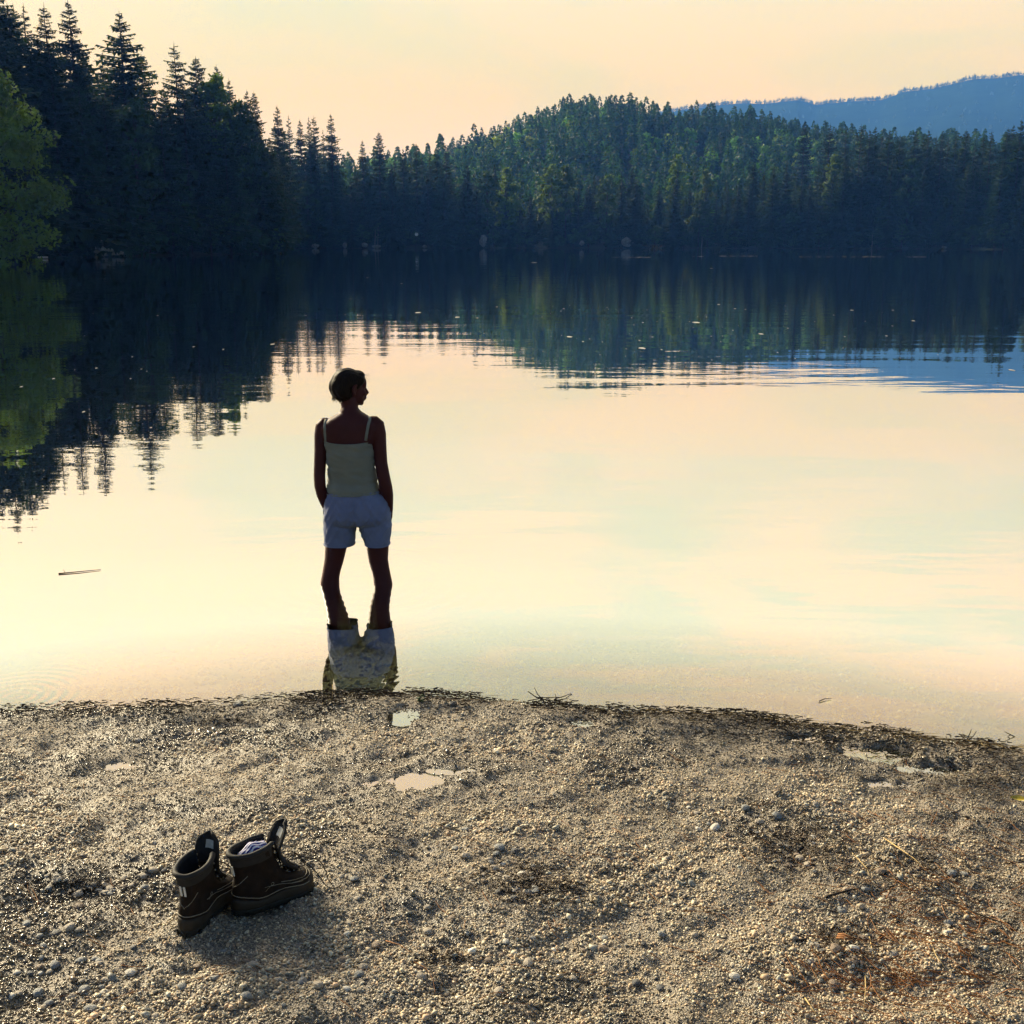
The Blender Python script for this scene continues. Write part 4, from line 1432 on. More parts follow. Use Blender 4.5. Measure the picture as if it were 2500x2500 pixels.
# strappy top
def wrinkle(co, a=0.004):
    return 1.9 * a * (mnoise.noise(Vector((co.x * 7, co.y * 7, co.z * 34))) + 0.6 * mnoise.noise(Vector((co.x * 16 + 5, co.y * 16, co.z * 60 + co.x * 30))))
TOPR = [(1201, 800, 929, 0.110, 0.0), (1194, 800, 927, 0.108, 0.0), (1180, 801, 921, 0.101, 0.002), (1165, 802, 918, 0.098, 0.004), (1150, 802, 915.5, 0.099, 0.005), (1135, 801, 914, 0.102, 0.006), (1120, 799.5, 914, 0.106, 0.006), (1105, 798, 914, 0.108, 0.006), (1092, 795.5, 913.5, 0.108, 0.005), (1084, 794, 912, 0.106, 0.004), (1079, 793.5, 910, 0.105, 0.004)]
def dense(rows, k=5):
    out = []
    for i in range(len(rows) - 1):
        for q in range(k):
            t = q / k
            out.append(tuple(rows[i][j] * (1 - t) + rows[i + 1][j] * t for j in range(5)))
    out.append(rows[-1])
    return out
rings_ = []
DT = dense(TOPR)
for i, (y, a, b, ry, dy) in enumerate(DT):
    rg = ring(y, a, b, ry, dy, 64, 2.3, 0.004)
    hemf = min(1.0, (len(DT) - 1 - i) / 5)
    low = 1 - min(1.0, i / 6)
    o_ = []
    for p in rg:
        c = Vector((0, dy, p.z))
        d_ = Vector((p.x - (rg[0].x + rg[32].x) / 2, p.y - dy, 0)).normalized()
        dz = low * (-(p.x) * 0.09)      # hem slants up to the right
        q = p + d_ * (wrinkle(p, 0.0045) * hemf)
        q.z += -dz * 0.4 + 0.012 * (1 - hemf) * (0 if p.y < 0 else 1) + (0.010 if i == len(DT) - 1 else 0.0) * 0
        if i > len(DT) - 8:
            e = (p.x - (rg[0].x + rg[32].x) / 2) / ((rg[0].x - rg[32].x) / 2)
            q.z += 0.010 * (e ** 2) * (i - len(DT) + 8) / 7 * (1 if p.y < 0 else 1.5)
        o_.append(q)
    rings_.append(o_)
tm_ = MB().rings(rings_, cap=False).mesh('strappy_top')
bm = bmesh.new(); bm.from_mesh(tm_); bmesh.ops.recalc_face_normals(bm, faces=bm.faces); bmesh.ops.solidify(bm, geom=bm.faces[:], thickness=0.0025); bm.to_mesh(tm_); bm.free()
top = link('strappy_top', tm_, M['top'], person, True)
# bound edge and hem
for rg, r_, nm in ((rings_[-1], 0.0042, 'edge_binding'), (rings_[0], 0.0036, 'hem')):
    MB().tube([p for p in rg] + [rg[0], rg[1]], r_, 8, False).build(nm, M['top'], top)
# straps over the shoulders (flat bands following the back)
def strap(pts):
    mb = MB()
    rings2 = []
    P_ = [Vector(p) for p in pts]
    for i, p in enumerate(P_):
        t = (P_[min(i + 1, len(P_) - 1)] - P_[max(i - 1, 0)]).normalized()
        s = Vector((1, 0, 0)); s = (s - t * s.dot(t)).normalized()
        n_ = t.cross(s)
        rings2.append([p + s * 0.0075 + n_ * 0.002, p - s * 0.0075 + n_ * 0.002, p - s * 0.0075 - n_ * 0.002, p + s * 0.0075 - n_ * 0.002])
    return mb.rings(rings2)
from mathutils.bvhtree import BVHTree
_bt = BVHTree.FromPolygons([v.co.copy() for v in bm_.vertices], [tuple(p.vertices) for p in bm_.polygons])
def back_pt(px, py):
    """point just behind her back under a photo pixel"""
    d = ray(px, py).normalized()
    o_ = Vector((0, 0, CAM_H)) - O
    hit = _bt.ray_cast(o_, d)
    if hit[0] is None:
        return wp(px, py)
    return hit[0] - d * 0.003
for pl in ([(796, 1082), (795, 1072), (793.5, 1060), (793, 1048), (793, 1040), (794, 1036)], [(893, 1076), (894.5, 1064), (897, 1050), (899, 1038), (901, 1031), (902, 1027)]):
    pts = [back_pt(*q) for q in pl]
    a = pts[-1]
    for dy_, dz_ in ((0.018, 0.010), (0.040, 0.012), (0.062, 0.0), (0.084, -0.035), (0.10, -0.075), (0.108, -0.115)):
        hit = _bt.find_nearest(a + Vector((0, dy_, dz_)))
        pts.append(hit[0] + hit[1] * 0.0025)
    strap(pts).build('strap', M['top'], top)

# shorts
sh = MB()
SHR = [(1176, 807, 918, 0.094, 0.0), (1190, 803.5, 924, 0.101, 0.0), (1200, 801, 931, 0.106, -0.002), (1207, 799, 939, 0.112, -0.004), (1222, 795, 947, 0.120, -0.008), (1240, 792, 953, 0.126, -0.010), (1260, 791, 955, 0.126, -0.010), (1272, 793, 953, 0.116, -0.006), (1282, 806, 938, 0.092, -0.002)]
sh.rings([ring(y, a, b, ry, dy, 40, 2.5) for y, a, b, ry, dy in SHR][::-1])
def leg_ring(py, x0, x1, ry, dy=0.0):
    return ring(py, x0, x1, ry, dy, 30, 2.3)
sh.rings([leg_ring(*q) for q in ((1250, 792, 868, .108), (1275, 790.5, 873, .106), (1292, 791, 869, .102), (1310, 791.5, 868, .098), (1328, 792, 865.5, .095), (1342, 792, 864, .093))][::-1])
sh.rings([leg_ring(*q) for q in ((1250, 878, 955, .108), (1275, 872, 956, .106), (1292, 877, 955, .102), (1310, 886, 953, .098), (1328, 892, 951.5, .095), (1342, 893, 951, .093))][::-1])
sme = remeshed(sh.mesh('shorts'), 0.0048, 6, 0.5)
zt = wp(870, 1183).z
zh = wp(870, 1327).z
bm = bmesh.new()
bm.from_mesh(sme)
bmesh.ops.bisect_plane(bm, geom=bm.verts[:] + bm.edges[:] + bm.faces[:], plane_co=(0, 0, zh), plane_no=(0, 0, -1), clear_outer=True)
bmesh.ops.bisect_plane(bm, geom=bm.verts[:] + bm.edges[:] + bm.faces[:], plane_co=(0, 0, zt), plane_no=(0, 0, 1), clear_outer=True)
bm.normal_update()
cx_ = wp(872, 1300).x
for v in bm.verts:
    c = v.co
    low = max(0.0, min(1.0, (c.z - zh) / 0.05))
    sidef = c.x - cx_
    # folds: diagonal pulls from the crotch and creases under the seat
    k = 0.0062 * mnoise.noise(Vector((c.x * 9, c.y * 9, c.z * 26 + abs(sidef) * 40)))
    k += 0.0045 * mnoise.noise(Vector((c.x * 22, c.y * 14, c.z * 44 - abs(sidef) * 60)))
    k += -0.007 * math.exp(-((sidef) / 0.012) ** 2) * (1 if c.y < 0 else 0) * max(0, min(1, (zt - c.z) / 0.1))
    k += -0.005 * math.exp(-(((c.z - (zh + 0.105)) - 0.10 * abs(sidef)) / 0.010) ** 2) * (1 if c.y < 0 else 0) * (1 if abs(sidef) < 0.13 else 0)
    v.co = c + v.normal * k * (0.3 + 0.7 * low)
be = [e for e in bm.edges if e.is_boundary]
bmesh.ops.solidify(bm, geom=bm.faces[:], thickness=0.003)
bm.to_mesh(sme)
bm.free()
shorts = link('shorts', sme, M['shorts'], person, True)
# turned hems and slanting pocket mouths
for (x0, x1, ry_) in ((792, 866, .096), (892, 951.5, .096)):
    for py, r_ in ((1326.5, 0.0036), (1319, 0.0016)):
        a, b = wp(x0, py), wp(x1, py)
        cx2, rx2 = (a.x + b.x) / 2, (b.x - a.x) / 2 + 0.0005
        pts = []
        for j in range(41):
            t = 2 * math.pi * j / 40
            ct, st_ = math.cos(t), math.sin(t)
            pts.append((cx2 + rx2 * math.copysign(abs(ct) ** (2 / 2.3), ct), ry_ * math.copysign(abs(st_) ** (2 / 2.3), st_), a.z))
        MB().tube(pts, r_, 6, False).build('hem', M['shorts'], shorts)
_bs = BVHTree.FromPolygons([v.co.copy() for v in sme.vertices], [tuple(p.vertices) for p in sme.polygons])
for pl in ([(803, 1205), (797, 1222), (793, 1240), (791.5, 1252)], [(935, 1200), (943, 1214), (949, 1228), (953, 1246)]):
    pts = []
    for q in pl:
        hit = _bs.find_nearest(wp(q[0], q[1], 0) + Vector((0, -0.035, 0)))
        pts.append(hit[0] + hit[1] * 0.001)
    MB().tube(pts, [0.0026] * 4, 6).build('pocket_edge', M['shorts'], shorts)
# ------------------------------------------------------------------ hiking boots
M['leather'] = plain('brown_nubuck', (0.014, 0.008, 0.005), 0.8, 0.5, 40.0, 0.8, 300.0, 0.0012, 0.18)
M['lining'] = plain('black_mesh_lining', (0.018, 0.018, 0.020), 0.85, 0.25, 60.0, 0.6, 700.0, 0.0008, 0.2)
M['collar'] = plain('grey_padded_collar', (0.019, 0.018, 0.0175), 0.7, 0.2, 60.0, 0.4, 500.0, 0.0008, 0.3)
M['midsole'] = plain('brown_rubber_rand', (0.022, 0.016, 0.010), 0.65, 0.25, 50.0, 0.4, 300.0, 0.0008, 0.35)
M['outsole'] = plain('dark_rubber', (0.011, 0.011, 0.009), 0.7, 0.3, 50.0, 0.5, 200.0, 0.001, 0.35)
M['piping'] = plain('tan_piping', (0.22, 0.19, 0.14), 0.6, 0.15, 60.0)
M['reflector'] = plain('pale_reflective_tape', (0.72, 0.71, 0.66), 0.35, 0.05, 60.0)
M['lace'] = plain('dark_brown_lace', (0.035, 0.026, 0.020), 0.8, 0.3, 300.0)
M['patch'] = plain('grey_tongue_label', (0.32, 0.33, 0.33), 0.7, 0.15, 90.0)

WS = np.array([0, .012, .04, .10, .22, .38, .52, .66, .78, .88, .95, .988, 1.0])
WW = np.array([0, .012, .022, .030, .034, .033, .036, .043, .0455, .041, .030, .014, 0])
BL = 0.245
def boot_outline(y0, y1, ws, oval, n=56, side=1):
    """closed outline, first point at the toe; SIDE bends it to the left or right foot"""
    pts = []
    for j in range(n):
        t = 2 * math.pi * j / n
        s = 0.5 + 0.5 * math.cos(t)
        wf = float(np.interp(s, WS, WW))
        wo = 0.040 * abs(math.sin(t)) ** 0.9
        wd = (wf * (1 - oval) + wo * oval) * ws
        bend = side * 0.008 * math.sin(math.pi * s) * (1 - oval)
        pts.append(Vector((math.copysign(wd, math.sin(t)) + bend, y0 + (y1 - y0) * s, 0)))
    return pts
UP = [(.024, .006, .238, .98, 0), (.036, .004, .240, 1.0, 0), (.048, .003, .239, .99, 0), (.060, .003, .234, .95, 0), (.070, .004, .224, .88, 0), (.079, .006, .206, .83, .06), (.088, .008, .184, .80, .2), (.098, .009, .164, .79, .4), (.110, .009, .149, .80, .6), (.124, .007, .139, .84, .8), (.140, .004, .133, .90, .95), (.156, .001, .131, .95, 1), (.168, -.001, .131, .98, 1)]
NB = 56
def make_boot(name, label, P0, heading, side, tongue_lean, loose):
    root = empty(name, P0, -heading)
    tag(root, label, 'boot', 'pair of hiking boots')
    rings_ = []
    for (z, y0, y1, ws, ov) in UP:
        rg = boot_outline(y0, y1, ws, ov, NB, side)
        for p in rg:
            k = (p.y - y0) / (y1 - y0)
            p.z = z + (0.016 * k - 0.004 * math.sin(math.pi * k) + 0.004 * (1 - k)) * (max(0, z - 0.10) / 0.068)
            p.z *= 1 - 0.20 * min(1, max(0, (k - 0.5) / 0.4)) * (1 if z < 0.10 else max(0, 1 - (z - 0.10) / 0.03))
            p.z += 0.0015 * mnoise.noise(Vector((p.x * 40, p.y * 40, z * 60 + side)))
        rings_.append(rg)
    mb = MB()
    for rg in rings_:
        mb.v.extend(tuple(p) for p in rg)
    for i in range(len(rings_) - 1):
        gap = 0 if UP[i][0] < 0.078 else min(6, 2 + (i - 5))
        for j in range(NB):
            if gap and (j < gap or j >= NB - gap):
                continue
            k = (j + 1) % NB
            mb.f.append((i * NB + j, i * NB + k, (i + 1) * NB + k, (i + 1) * NB + j))
    mb.f.append(tuple(reversed(range(NB))))
    me = mb.mesh('upper')
    bm = bmesh.new()
    bm.from_mesh(me)
    bmesh.ops.recalc_face_normals(bm, faces=bm.faces)
    for v in bm.verts:
        v.co += v.normal * (0.0022 * mnoise.noise(v.co * 34 + Vector((side, 0, 0))) + 0.0016 * mnoise.noise(Vector((v.co.x * 30, v.co.y * 60, v.co.z * 150))))
    bm.to_mesh(me)
    bm.free()
    me.materials.append(M['leather'])
    up = link('upper', me, None, root, True)
    md = up.modifiers.new('thickness', 'SOLIDIFY')
    md.thickness = 0.006
    md.offset = -1
    md.material_offset = 1
    me.materials.append(M['lining'])
    # padded collar round the opening
    g_ = 6
    top = [rings_[-1][j] + Vector((0, 0, 0.001)) for j in range(g_, NB - g_ + 1)]
    MB().tube(top, [0.004] + [0.0075] * (len(top) - 2) + [0.004], 10).build('collar', M['collar'], root)
    band = [[p + Vector((p.x, p.y - 0.066, 0)).normalized() * 0.0016 for p in rg[g_ + 2:NB - g_ - 1]] for rg in (rings_[-3], rings_[-2], rings_[-1])]
    MB().rings(band, cap=False, closed=False).build('collar_band', M['collar'], root)
    # rubber rand, midsole and treaded outsole
    def sole(rows, nm, mat):
        rr_ = []
        for (z, gx, wave) in rows:
            rg = boot_outline(.0 - gx, .243 + gx, 1.03 + gx * 14, 0, NB, side)
            for p in rg:
                k = p.y / BL
                p.z = z + wave * (0.010 * math.exp(-((k - 0.02) / 0.16) ** 2) - 0.006 * math.exp(-((k - 0.30) / 0.12) ** 2) + 0.006 * math.exp(-((k - 0.62) / 0.14) ** 2) + 0.008 * math.exp(-((k - 1.0) / 0.12) ** 2))
                p.z += 0.010 * max(0, k - 0.78) ** 2 / 0.05 * (1 if z < 0.02 else 0.6)
            rr_.append(rg)
        o = MB().rings(rr_).build(nm, mat, root)
        return o, rr_
    sole([(0.012, 0.000, 0), (0.015, 0.002, 0), (0.020, 0.0028, 0.3), (0.026, 0.002, 0.8), (0.032, 0.001, 1.0), (0.036, -0.003, 1.0)], 'midsole', M['midsole'])
    so, _ = sole([(-0.004, -0.003, 0), (0.000, 0.001, 0), (0.010, 0.0030, 0), (0.0135, 0.0015, 0.1)], 'outsole', M['outsole'])
    for q in range(22):                       # tread lugs along the edge
        j = (q * 5 + 3) % NB if q % 2 else (NB - (q * 5) % NB) % NB
        rg = boot_outline(-.002, .245, 1.07, 0, NB, side)
        p, p2 = rg[j], rg[(j + 1) % NB]
        dd = (p2 - p).normalized()
        Mx = Matrix((dd, Vector((-dd.y, dd.x, 0)), Vector((0, 0, 1)))).transposed()
        MB().box(p + Vector((0, 0, 0.003)), (0.010, 0.006, 0.010), Mx).build('lug', M['outsole'], so, smooth=False)
    # pale piping: along the rand and two seams round the toe
    def seam(zf, j0, j1, r_, nm='piping', lift=0.0012):
        pts = []
        for j in range(j0, j1 + 1):
            jj = j % NB
            zz_ = zf(jj)
            i = max(q for q in range(len(UP)) if UP[q][0] <= zz_)
            i = min(i, len(UP) - 2)
            f = (zz_ - UP[i][0]) / (UP[i + 1][0] - UP[i][0])
            p = rings_[i][jj].lerp(rings_[i + 1][jj], f)
            c = Vector((0, p.y * 0.9 + 0.01, p.z - 0.004))
            pts.append(p + (p - c).normalized() * lift)
        MB().tube(pts, r_, 6).build(nm, M['piping'], root)
    def wave_z(j):
        k = 0.5 + 0.5 * math.cos(2 * math.pi * j / NB)
        return 0.044 + 0.010 * math.exp(-((k - 0.02) / 0.16) ** 2) - 0.006 * math.exp(-((k - 0.30) / 0.12) ** 2) + 0.004 * math.exp(-((k - 0.62) / 0.14) ** 2)
    seam(wave_z, 0, NB, 0.0013, lift=0.002)
    seam(lambda j: 0.0605, -11, 11, 0.0011)
    seam(lambda j: 0.0685, -13, 13, 0.0010)
    seam(lambda j: 0.050 + 0.0009 * abs(((j + NB // 2) % NB) - NB // 2), -17, -8, 0.0009)
    seam(lambda j: 0.050 + 0.0009 * abs(((j + NB // 2) % NB) - NB // 2), 8, 17, 0.0009)
    seam(lambda j: 0.075 + 0.0045 * abs(j - 28), 20, 36, 0.0009)
    # two reflective bars on the heel
    for dx in (-0.0055, 0.0055):
        rows = []
        for q in range(6):
            z = 0.112 + 0.030 * q / 5
            i = max(k for k in range(len(UP)) if UP[k][0] <= z)
            f = (z - UP[i][0]) / (UP[i + 1][0] - UP[i][0])
            y = (UP[i][1] * (1 - f) + UP[i + 1][1] * f) - 0.0022 + 0.02 * dx * dx * 40
            rows.append([Vector((dx - 0.0026, y - .0012, z)), Vector((dx + 0.0026, y - .0012, z)), Vector((dx + 0.0026, y + .001, z)), Vector((dx - 0.0026, y + .001, z))])
        MB().rings(rows).build('reflective_bar', M['reflector'], root, smooth=False)
    # small stitched mark on the outer side: a ring with a slanting tail
    jj = 14 if side > 0 else 42
    for s_, jq in ((1, 15), (-1, NB - 15)):
        p = rings_[4][jq] + Vector((s_ * 0.0024, 0, 0))
        cir = [p + Vector((0, 0.0042 * math.cos(t), 0.0042 * math.sin(t))) for t in np.linspace(0, 2 * math.pi, 11)]
        tail = [p + Vector((-s_ * 0.0002 * q, -0.003 - 0.004 * q, -0.003 - 0.0028 * q + 0.0012 * (q % 2))) for q in range(6)]
        MB().tube(cir, 0.0007, 5, False).build('side_mark', M['piping'], root)
        MB().tube(tail, 0.0006, 5).build('side_mark', M['piping'], root)
    # tongue
    tg = []
    tp = [(0.196, 0.074, 0.020), (0.176, 0.090, 0.024), (0.158, 0.110, 0.027), (0.146, 0.135, 0.030), (0.142, 0.160, 0.033), (0.143 + tongue_lean * .4, 0.182, 0.034), (0.147 + tongue_lean * .8, 0.204, 0.031), (0.150 + tongue_lean, 0.216, 0.024), (0.151 + tongue_lean * 1.05, 0.223, 0.012)]
    for (y, z, hw) in tp:
        row = []
        cvx = 0.012
        for q in range(9):
            e = -1 + q / 4
            row.append(Vector((e * hw, y - cvx * e * e * (1 if z > 0.1 else 0.5), z - 0.004 * e * e)))
        tg.append(row)
    tm2 = MB().rings(tg, cap=False, closed=False).mesh('tongue')
    tm2.materials.append(M['lining'])
    to = link('tongue', tm2, None, root, True)
    md = to.modifiers.new('padding', 'SOLIDIFY')
    md.thickness = 0.007
    md.offset = 0
    rim = [r_[0] for r_ in tg[3:]] + tg[-1][1:-1] + [r_[-1] for r_ in reversed(tg[3:])]
    MB().tube(rim, 0.0034, 8).build('tongue_rim', M['collar'], to)
    lab_ = [[tg[i][q] + Vector((0, -0.0052, 0)) for q in (3, 4, 5, 6)] for i in (5, 6)]
    MB().rings(lab_, cap=False, closed=False).build('tongue_label', M['patch'], to)
    # lacing and eyelets
    edge = []
    for i in range(5, len(UP) - 1):
        gp = min(6, 2 + (i - 5))
        edge.append((rings_[i][gp], rings_[i][NB - gp]))
    eye_ = MB()
    for i, (a, b) in enumerate(edge):
        for p in (a, b):
            MB().ellipsoid(p + Vector((0, 0.003, 0.001)), (0.0030, 0.0030, 0.0030), 8, 6).build('eyelet', M['piping'], root)
    for i in range(min(5, len(edge) - 1)):
        a, b = edge[i], edge[i + 1]
        for p, q in ((a[0], b[1]), (a[1], b[0])):
            m_ = (p + q) / 2 + Vector((0, 0.012, 0.006))
            MB().tube([p + Vector((0, .004, 0)), m_, q + Vector((0, .004, 0))], 0.0017, 6).build('lace', M['lace'], root)
    for path in loose:
        pts = [Vector(p) for p in path]
        sm = []
        for i in range(len(pts) - 1):            # smooth the hand-placed points
            p0, p1, p2, p3 = pts[max(i - 1, 0)], pts[i], pts[i + 1], pts[min(i + 2, len(pts) - 1)]
            for t in (0, .25, .5, .75):
                sm.append(0.5 * ((2 * p1) + (p2 - p0) * t + (2 * p0 - 5 * p1 + 4 * p2 - p3) * t * t + (3 * p1 - p0 - 3 * p2 + p3) * t ** 3))
        sm.append(pts[-1])
        MB().tube(sm, 0.0017, 6).build('lace', M['lace'], root)
    return root
b1 = on_beach(452, 2290)
b2 = on_beach(570, 2238)
b1.z = max(zl(b1.x, b1.y), zl(b1.x + 0.06, b1.y + 0.2)) + 0.006
b2.z = max(zl(b2.x, b2.y), zl(b2.x + 0.18, b2.y + 0.09)) + 0.006
loose_R = [[(0.020, 0.150, 0.120), (0.030, 0.175, 0.125), (0.034, 0.215, 0.105), (0.030, 0.255, 0.080), (0.030, 0.275, 0.040), (0.034, 0.280, 0.012), (0.050, 0.282, 0.004)],
           [(-0.018, 0.150, 0.118), (0.004, 0.182, 0.124), (0.030, 0.205, 0.100), (0.056, 0.232, 0.060), (0.072, 0.250, 0.022), (0.078, 0.275, 0.006), (0.070, 0.300, 0.004)],
           [(0.016, 0.160, 0.108), (0.000, 0.195, 0.112), (-0.022, 0.205, 0.096), (-0.020, 0.180, 0.104), (0.000, 0.165, 0.110)],
           [(0.018, 0.158, 0.108), (0.035, 0.190, 0.112), (0.052, 0.196, 0.096), (0.040, 0.172, 0.100), (0.018, 0.160, 0.110)]]
loose_L = [[(0.020, 0.150, 0.115), (0.042, 0.165, 0.112), (0.055, 0.190, 0.080), (0.060, 0.200, 0.040), (0.064, 0.190, 0.010)],
           [(-0.016, 0.150, 0.116), (0.010, 0.175, 0.122), (0.040, 0.185, 0.100), (0.052, 0.170, 0.070)],
           [(0.03, 0.06, 0.158), (0.01, 0.04, 0.150), (-0.012, 0.05, 0.166), (-0.016, 0.03, 0.185)]]
make_boot('hiking_boot', 'brown leather hiking boot at left with an empty dark opening, nearer the camera', b1, R(16), -1, 0.004, loose_L[:2])
make_boot('hiking_boot', 'brown leather hiking boot turned right with tongue up and a striped sock inside', b2, R(50), 1, 0.020, loose_R)
# sock stuffed into the right boot
def sock_mat():
    m, nt, b = new_mat('purple_white_striped_knit')
    t = N(nt, 'ShaderNodeTexCoord')
    wv = N(nt, 'ShaderNodeTexWave', bands_direction='X')
    wv.inputs['Scale'].default_value = 36
    wv.inputs['Distortion'].default_value = 1.2
    wv.inputs['Detail'].default_value = 1
    nt.links.new(t.outputs['Object'], wv.inputs[0])
    r = N(nt, 'ShaderNodeValToRGB')
    r.color_ramp.interpolation = 'CONSTANT'
    r.color_ramp.elements[0].color = (0.045, 0.030, 0.20, 1)
    r.color_ramp.elements[1].position = 0.5
    r.color_ramp.elements[1].color = (0.72, 0.72, 0.76, 1)
    nt.links.new(wv.outputs[1], r.inputs[0])
    nt.links.new(r.outputs[0], b.inputs['Base Color'])
    b.inputs['Roughness'].default_value = 0.95
    return m
sk = MB()
Rm = Matrix.Rotation(R(-50), 3, 'Z')
sk.tube([(0, -0.035, -0.03), (0.0, -0.02, 0.0), (0.006, 0.004, 0.016), (0.004, 0.028, 0.012), (0, 0.044, -0.012), (0, 0.046, -0.045)], [0.016, 0.023, 0.026, 0.025, 0.021, 0.014], 16)
sk.tube([(0.012, -0.02, -0.03), (0.016, 0.0, 0.006), (0.012, 0.03, 0.0), (0.010, 0.04, -0.03)], [0.014, 0.018, 0.017, 0.013], 12)
sme2 = remeshed(sk.mesh('sock'), 0.003, 5)
for v in sme2.vertices:
    v.co += v.normal * 0.003 * mnoise.noise(v.co * 70)
so_ = link('sock', sme2, sock_mat(), smooth=True)
so_.rotation_euler = (0, 0, R(-50))
so_.location = b2 + Rm @ Vector((0.0, 0.062, 0.150))
tag(so_, 'purple and white striped sock stuffed into the right boot opening', 'sock')
# ------------------------------------------------------------------ gravel
def ico():
    bm = bmesh.new()
    bmesh.ops.create_icosphere(bm, subdivisions=1, radius=1.0)
    V = np.array([v.co[:] for v in bm.verts])
    Fc = np.array([[v.index for v in f.verts] for f in bm.faces])
    bm.free()
    return V, Fc
IV, IF = ico()
OV = np.array([(1, 0, 0), (-1, 0, 0), (0, 1, 0), (0, -1, 0), (0, 0, 1), (0, 0, -1)], dtype=float)
OF = np.array([(0, 2, 4), (2, 1, 4), (1, 3, 4), (3, 0, 4), (2, 0, 5), (1, 2, 5), (3, 1, 5), (0, 3, 5)])
PAL = np.array([(0.42, 0.34, 0.23), (0.50, 0.43, 0.31), (0.33, 0.27, 0.19), (0.25, 0.21, 0.16), (0.58, 0.51, 0.38), (0.40, 0.29, 0.19), (0.20, 0.20, 0.18), (0.32, 0.31, 0.26), (0.46, 0.32, 0.21), (0.68, 0.62, 0.50), (0.12, 0.10, 0.08)])
PW = np.array([0.18, 0.13, 0.15, 0.14, 0.06, 0.10, 0.07, 0.07, 0.04, 0.015, 0.07]); PW = PW / PW.sum()
def pebble_cloud(P, rad, seed, sink=0.35, wet=None, shape=None):
    IV, IF = shape or (globals()['IV'], globals()['IF'])
    nv = len(IV)
    g = np.random.default_rng(seed)
    n = len(P)
    q = g.normal(0, 1, (n, 4)); q /= np.linalg.norm(q, axis=1)[:, None]
    q *= np.array([1, 0.35, 0.35, 1.0]); q /= np.linalg.norm(q, axis=1)[:, None]
    w_, x, y, z = q.T
    Rm = np.stack([1 - 2 * (y * y + z * z), 2 * (x * y - z * w_), 2 * (x * z + y * w_), 2 * (x * y + z * w_), 1 - 2 * (x * x + z * z), 2 * (y * z - x * w_), 2 * (x * z - y * w_), 2 * (y * z + x * w_), 1 - 2 * (x * x + y * y)], -1).reshape(n, 3, 3)
    ax = np.stack([g.uniform(0.85, 1.35, n), g.uniform(0.7, 1.0, n), g.uniform(0.36, 0.72, n)], -1)
    loc = IV[None] * (1 + g.uniform(-0.46, 0.32, (n, nv, 1)))
    loc = loc * (ax * rad[:, None])[:, None, :]
    W = np.einsum('nij,nkj->nki', Rm, loc) + P[:, None, :]
    W[:, :, 2] += (rad * (0.55 - sink))[:, None]
    Fc = (np.arange(n)[:, None, None] * nv + IF[None]).reshape(-1, 3)
    c = PAL[g.choice(len(PAL), n, p=PW)] * g.uniform(1.0, 1.6, (n, 1)) * np.array([1.0, 0.985, 0.94])
    if wet is not None:
        c = c * (1 - 0.62 * wet[:, None])
    dry = np.ones((n, 1)) if wet is None else 1 - wet[:, None]
    c = np.concatenate([c, dry], 1)
    return W.reshape(-1, 3), Fc, np.repeat(c, nv, axis=0)
def in_puddle(X, Y):
    m = np.zeros(len(X), dtype=bool)
    for (cx, cy, hw, hd, rot, lev) in PUDDLES:
        c, s = math.cos(rot), math.sin(rot)
        u, v = ((X - cx) * c + (Y - cy) * s) / hw, (-(X - cx) * s + (Y - cy) * c) / hd
        m |= (u * u + v * v + (vnoise(X * 40, Y * 40, 8) - 0.5) * 0.9) < 0.80
    return m
def field(n, y0, y1, seed):
    g = np.random.default_rng(seed)
    Y = np.sqrt(g.uniform(y0 * y0, y1 * y1, n))
    X = g.uniform(-1, 1, n) * (0.50 * Y + 0.16)
    return X, Y, g
_ws = [(on_beach(px, py), hw, hd) for px, py, hw, hd in ((260, 1880, 0.34, 0.16), (520, 1975, 0.22, 0.10), (640, 1790, 0.30, 0.10), (1000, 1880, 0.42, 0.22), (985, 1760, 0.20, 0.16), (1430, 1775, 0.26, 0.10), (2150, 1850, 0.50, 0.20), (2420, 2000, 0.30, 0.12), (1700, 1850, 0.30, 0.08))]
def wetness(X, Y, d):
    wet = np.clip(1 - np.abs(d - 0.02) / 0.30, 0, 1) * 0.9
    for p_, hw, hd in _ws:
        q = np.sqrt(((X - p_.x) / hw) ** 2 + ((Y - p_.y) / hd) ** 2) + (fbm(X * 9, Y * 9, 3, 77) - 0.5) * 1.2
        wet = np.maximum(wet, 0.95 * (1 - sstep(0.55, 1.05, q)))
    for (cx, cy, hw, hd, rot, lev) in PUDDLES:
        q = np.sqrt(((X - cx) / hw) ** 2 + ((Y - cy) / hd) ** 2)
        wet = np.maximum(wet, 0.9 * (1 - sstep(1.0, 1.9, q)))
    return np.maximum(wet, sstep(0.48, 0.64, fbm(X * 2.3 + 9, Y * 2.3, 4, 44)) * 0.95)
parts_ = []
